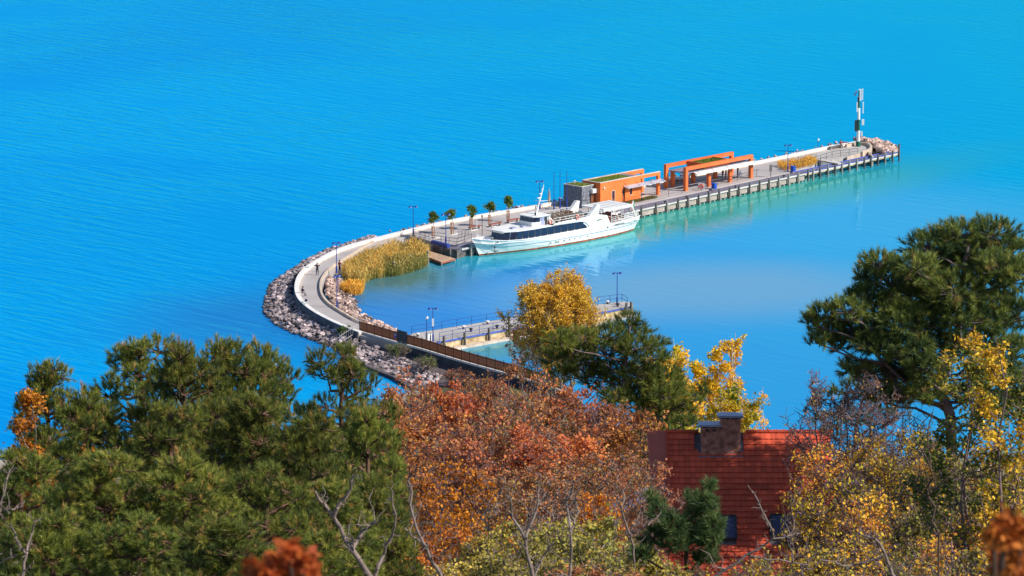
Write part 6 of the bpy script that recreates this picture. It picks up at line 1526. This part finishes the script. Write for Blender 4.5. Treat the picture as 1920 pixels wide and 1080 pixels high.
for a in [(1, 755, 712, 245, 1.2, "dusky rust tree at the upper left corner of the red group"), (0, 830, 702, 250, 1.2, "red orange tree below the stony strand"), (1, 915, 690, 256, 1.2, "rust tree just under the end of the slat fence"),
          (3, 985, 702, 250, 1.2, "yellowish brown tree under the golden poplar's foot"), (0, 1060, 712, 240, 1.25, "red tree below the umbrella shaped pine"), (3, 950, 745, 225, 1.25, "greyish twiggy tree in the middle of the red group"),
          (0, 790, 770, 214, 1.25, "red tree left of the grey twiggy one"), (1, 1130, 740, 232, 1.2, "rust brown tree right below the umbrella shaped pine"), (0, 1180, 770, 214, 1.1, "bright red tree at the right of the group beside the roof"),
          (1, 880, 790, 200, 1.2, "purple brown tree in the centre of the red group"), (0, 1040, 790, 200, 1.2, "red tree in the lower centre"), (3, 1120, 830, 190, 1.1, "twiggy brown tree left of the tiled roof's gable"),
          (2, 845, 855, 176, .9, "bright orange tree left of the pale garden path"), (2, 900, 940, 160, .75, "orange shrub like tree at the lower middle"), (3, 990, 850, 180, 1.1, "grey stemmed tree with thin rust leaves in the lower centre"),
          (2, 820, 985, 150, .8, "small orange tree beside the lowest pines"), (3, 1195, 840, 172, .7, "thin brown tree touching the left gable coping"),
          (4, 960, 970, 138, 1.0, "olive yellow bush at the lower middle"), (4, 1080, 950, 140, 1.1, "olive yellow bush left of the young pine"), (4, 1010, 1030, 122, 1.1, "olive bush at the bottom edge in the middle"), (4, 1160, 1000, 132, 1.0, "olive bush below the open shed"), (4, 1250, 1055, 118, 1.1, "olive bush at the bottom edge under the young pine"),
          (2, 1130, 905, 168, .5, "small orange sapling by the shed"), (4, 880, 1040, 124, 1.0, "yellow green bush at the bottom edge left of centre"), (3, 1100, 1035, 118, .9, "thin twigged brown bush at the bottom edge")]: put(*a)
# orange tree mixed with the leftmost pine
d = 152; loc, h = site(55, 700, d); broadleaf("orange_tree", "narrow orange tree growing through the leftmost pine", loc, h, 2.6, 120, L_ORANGE, 'barkgrey', 1, 8, 6, 5, 2600, .16, .3, .1, up=.9, tall=.5, clump=.6)
d = 146; loc, h = site(120, 800, d); broadleaf("orange_tree", "low orange tree between the two leftmost pines", loc, h, 3.6, 121, L_ORANGE, 'barkgrey', 2, 8, 6, 5, 3200, .16, .3, .08, up=.7)
# right side: sparse yellow bushes with many grey twigs
RB = []
for (h, w_, sd, lm, bk, lv, ls) in ((7, 5.5, 130, L_YELBUSH, 'barkpurple', 6200, .115), (6, 5.0, 131, L_YELBUSH, 'barkpurple', 4600, .115), (6.5, 5.5, 132, L_OLIVE, 'barkpurple', 5400, .11)):
    RB.append([broadleaf("thorn_bush", "", (0, 0, 0), h, w_, sd, lm, bk, 6, 8, 7, 8, lv, ls, .16, .07, up=.6, clump=.45, twig=.010, group="sparse yellow bushes at the lower right", cat="bush"), h, w_, False])
for (k, px, py, d, wf, lab) in [(0, 1600, 800, 172, 1.2, "yellow leaved bush covering the right end of the tiled roof"), (1, 1690, 775, 168, 1.3, "yellow bush under the big right pine"), (0, 1780, 790, 152, 1.1, "yellow orange bush under the big pine's trunk"), (2, 1870, 800, 150, 1.1, "greenish bush at the right edge under the big pine"),
                                (1, 1560, 870, 128, 1.0, "grey twigged bush in front of the roof's lower right corner"), (0, 1660, 870, 126, 1.1, "yellow bush in the middle of the lower right thicket"), (2, 1770, 880, 124, 1.1, "olive bush in the middle of the lower right thicket"), (0, 1870, 900, 120, 1.1, "yellow bush near the right edge of the thicket"),
                                (2, 1500, 985, 112, .8, "low bush in front of the right skylight"), (1, 1590, 975, 108, 1.0, "sparse bush at the bottom right of the roof"), (0, 1700, 985, 106, 1.1, "yellow bush at the bottom edge of the thicket"), (2, 1810, 1000, 104, 1.1, "olive bush at the bottom edge beside the copper leaves"),
                                (1, 1420, 1030, 110, .8, "low twiggy bush at the bottom edge below the roof"), (2, 1540, 1045, 100, .9, "olive bush at the bottom edge right of the roof"), (0, 1640, 1050, 98, .9, "orange speckled bush at the bottom edge"), (1, 1345, 1050, 112, .6, "small twiggy bush at the bottom edge below the young pine"), (0, 1910, 1010, 100, 1.0, "yellow bush in the bottom right corner")]:
    P_ = RB[k]; loc, h = site(px, py, d); s = max(.25, h / P_[1]); place(P_[0], not P_[3], loc, rnd.uniform(0, 6.28), lab, (wf, wf, s)); P_[3] = True
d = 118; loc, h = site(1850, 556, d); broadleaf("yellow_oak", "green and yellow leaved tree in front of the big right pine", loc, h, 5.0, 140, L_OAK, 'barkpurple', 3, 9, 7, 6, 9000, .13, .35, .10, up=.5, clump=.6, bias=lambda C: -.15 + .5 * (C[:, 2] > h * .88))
d = 116; loc, h = site(1925, 530, d); broadleaf("orange_oak", "orange leaved tree cut by the right edge of the photo", loc, h, 3.8, 141, L_GOLD, 'barkpurple', 2, 8, 6, 5, 2600, .14, .35, .10, up=.5, clump=.6)
d = 176; loc, h = site(1560, 650, d); loc.x = WD(1580, 700, d).x; broadleaf("bare_tree", "bare purple twigged tree under the left arm of the big right pine", loc, h, 6.2, 142, L_RUST, 'barkpurple', 5, 8, 8, 8, 900, .12, .35, .10, up=.5, twig=.014)
d = 178; loc, h = site(1640, 660, d); broadleaf("bare_tree", "second bare dark tree directly beneath the big right pine", loc, h, 6.0, 143, L_RUST, 'barkpurple', 4, 7, 7, 7, 500, .12, .35, .10, up=.5, twig=.014)
# dead, bleached trees in the foreground
def dead(label, pts_list, d, r0, seed, bk='barkdead'):
    r0 = r0 * .75
    g = np.random.default_rng(seed); base = WD(*pts_list[0][0], d); gz = ground(base.x, d); t = thing("dead_tree", label, "tree", (base.x, d, min(gz, base.z - .5)), 0, "bleached dead trees in the foreground"); o0 = np.array(t.location); main = []; segs = []
    wobble(np.zeros(3), np.array(WD(*pts_list[0][0], d)) - o0, 3, .03, r0 * 1.1, r0, g, main)
    for j, pl_ in enumerate(pts_list):
        P_ = [np.array(WD(x, y, d + g.uniform(-.3, .3) * (i > 0))) - o0 for i, (x, y) in enumerate(pl_)]
        for i in range(len(P_) - 1):
            a, b = P_[i], P_[i + 1]; ra = r0 * (1 - i / len(P_)) * (1 if j == 0 else .6) + .008; rb = r0 * (1 - (i + 1) / len(P_)) * (1 if j == 0 else .6) + .006
            wobble(a, b, 3, .12, ra, rb, g, main)
            for k in range(4):
                q = a + (b - a) * g.random(); L = np.linalg.norm(b - a) * g.uniform(.35, .8); e = q + (g.normal(0, .5, 3) + np.array((0, 0, .5))) * L * .7
                ch_ = wobble(q, e, 3, .2, max(.012, rb * .5), .006, g, segs)
                for m_ in range(3): segs.append((ch_[1 + m_ % 3], ch_[1 + m_ % 3] + g.normal(0, .35, 3) * L * .5, .007, .003))
    v, f = tubes_np(main, 6); link("trunk", np_mesh("trunk", v, f, MT[bk]), t); v, f = tubes_np(segs, 4); tag(link("twigs", np_mesh("twigs", v, f, MT[bk]), t), kind="stuff")
dead("bleached dead tree with a wide fork in front of the left pines", [[(700, 1090), (660, 1030), (625, 970), (590, 920)], [(700, 1090), (720, 1040), (740, 985), (735, 930)], [(660, 1030), (690, 990), (712, 975)], [(625, 970), (650, 930), (665, 890)]], 70, .075, 1)
dead("thin bleached snag left of the orange trees at the bottom edge", [[(830, 1090), (800, 1030), (775, 970), (765, 900)], [(800, 1030), (780, 1010), (758, 990)]], 74, .05, 2)
dead("upright grey snag standing in the middle of the bottom edge", [[(1000, 1090), (985, 1010), (960, 970), (955, 930)], [(985, 1010), (1005, 960), (1010, 900)], [(1000, 1090), (1020, 1040), (1040, 1020)]], 78, .055, 3)
dead("slim straight grey snag right of the middle of the bottom edge", [[(1068, 1090), (1070, 1000), (1062, 940), (1075, 905)], [(1070, 1000), (1085, 960), (1078, 920)]], 80, .04, 4)
dead("white twigged dead shrub by the shed left of the young pine", [[(1190, 1060), (1180, 1000), (1165, 950), (1168, 920)], [(1180, 1000), (1200, 960), (1205, 920)], [(1180, 1000), (1215, 985), (1240, 960)]], 124, .05, 5)
dead("dead branch at the left edge over the pines", [[(-20, 1010), (0, 960), (12, 900), (18, 880)], [(0, 960), (20, 955), (40, 950)]], 90, .04, 6)
dead("forked reddish dead sapling in the bottom left corner", [[(40, 1090), (50, 1040), (28, 1000), (18, 985)], [(50, 1040), (60, 1000), (66, 970)], [(30, 1040), (10, 1050), (-10, 1060)]], 84, .045, 7)
dead("grey branched dead bush in front of the lower right thicket", [[(1330, 1090), (1400, 1040), (1450, 1010), (1500, 1000)], [(1400, 1040), (1440, 1050), (1520, 1060)], [(1450, 1010), (1430, 960), (1410, 920)]], 92, .045, 8)
dead("dark crooked dead limb across the middle of the thicket", [[(1760, 1000), (1740, 930), (1745, 880), (1710, 820)], [(1740, 930), (1770, 900), (1800, 880)], [(1745, 880), (1740, 820), (1748, 780)]], 100, .04, 9, 'bark')
dead("pale fallen limb at the bottom edge of the thicket", [[(1680, 1090), (1660, 1040), (1640, 1010), (1610, 1000)], [(1660, 1040), (1600, 1060), (1540, 1050)]], 88, .05, 10)
# copper leaves close to the lens
def copper(label, pts, d, r_, seed, n, ls):
    g = np.random.default_rng(seed); c = WD(*pts[0], d); gz = ground(c.x, d); t = thing("copper_bush", label, "bush", (c.x, d, gz), 0, "copper leaved twigs close to the viewer"); o0 = np.array(t.location); C = []; segs = []
    for (x, y) in pts:
        q = np.array(WD(x, y, d + g.uniform(-.15, .15))) - o0; C.append(q + g.normal(0, r_, (n, 3))); wobble(np.array((q[0] * .3, 0, q[2] - 2.2)), q, 5, .08, .02, .006, g, segs)
    C = np.concatenate(C); v, f, tt_ = leaf_arrays(C, g.uniform(.7, 1.3, len(C)) * ls, g.random(len(C)), seed)
    tag(link("leaves", np_mesh("leaves", v, f, L_BLUR, tt_), t), kind="stuff"); wobble((0, 0, -.5), (0, 0, max(.5, np.array(WD(*pts[0], d))[2] - gz - 2.0)), 4, .04, .06, .03, g, segs); v, f = tubes_np(segs, 5); link("branches", np_mesh("branches", v, f, MT['bark']), t)
copper("blurred copper brown leaf sprays at the bottom edge left of centre", [(475, 1065), (505, 1072), (540, 1030), (520, 1050), (560, 1062), (580, 1070), (490, 1090), (540, 1085), (570, 1050), (510, 1062)], 14, .014, 1, 70, .045)
copper("blurred copper brown leaf sprays hanging at the bottom right corner", [(1880, 985), (1900, 975), (1915, 1000), (1885, 1010), (1870, 1030), (1900, 1045), (1915, 1075), (1880, 1060), (1925, 1030), (1890, 1085), (1865, 1000)], 14, .016, 2, 80, .04)
# dark scrub at the foot of the retaining wall
for (px, py, d, h_, w_, k, lab) in ((745, 672, 487, 2.2, 4.5, 150, "dark leafless scrub at the foot of the retaining wall, nearest the picket barrier"), (800, 683, 480, 2.0, 4.5, 151, "dark scrub in the shade below the middle of the slat fence"), (860, 700, 472, 2.2, 5, 152, "rusty scrub under the right part of the retaining wall"), (905, 712, 466, 2.4, 5, 153, "rust coloured scrub where the retaining wall meets the bank"), (648, 628, 500, 1.8, 2.2, 154, "small grey green bush growing by the picket barrier")):
    p = WD(px, py, d); p.z = .4
    broadleaf("scrub", lab, p, h_, w_, k, L_RUST if k in (152, 153) else L_GREEN, 'barkpurple', 5, 5, 5, 5, 900 if k < 152 else 1500, .16, .1, .05, clump=.5, twig=.02, cat="bush")
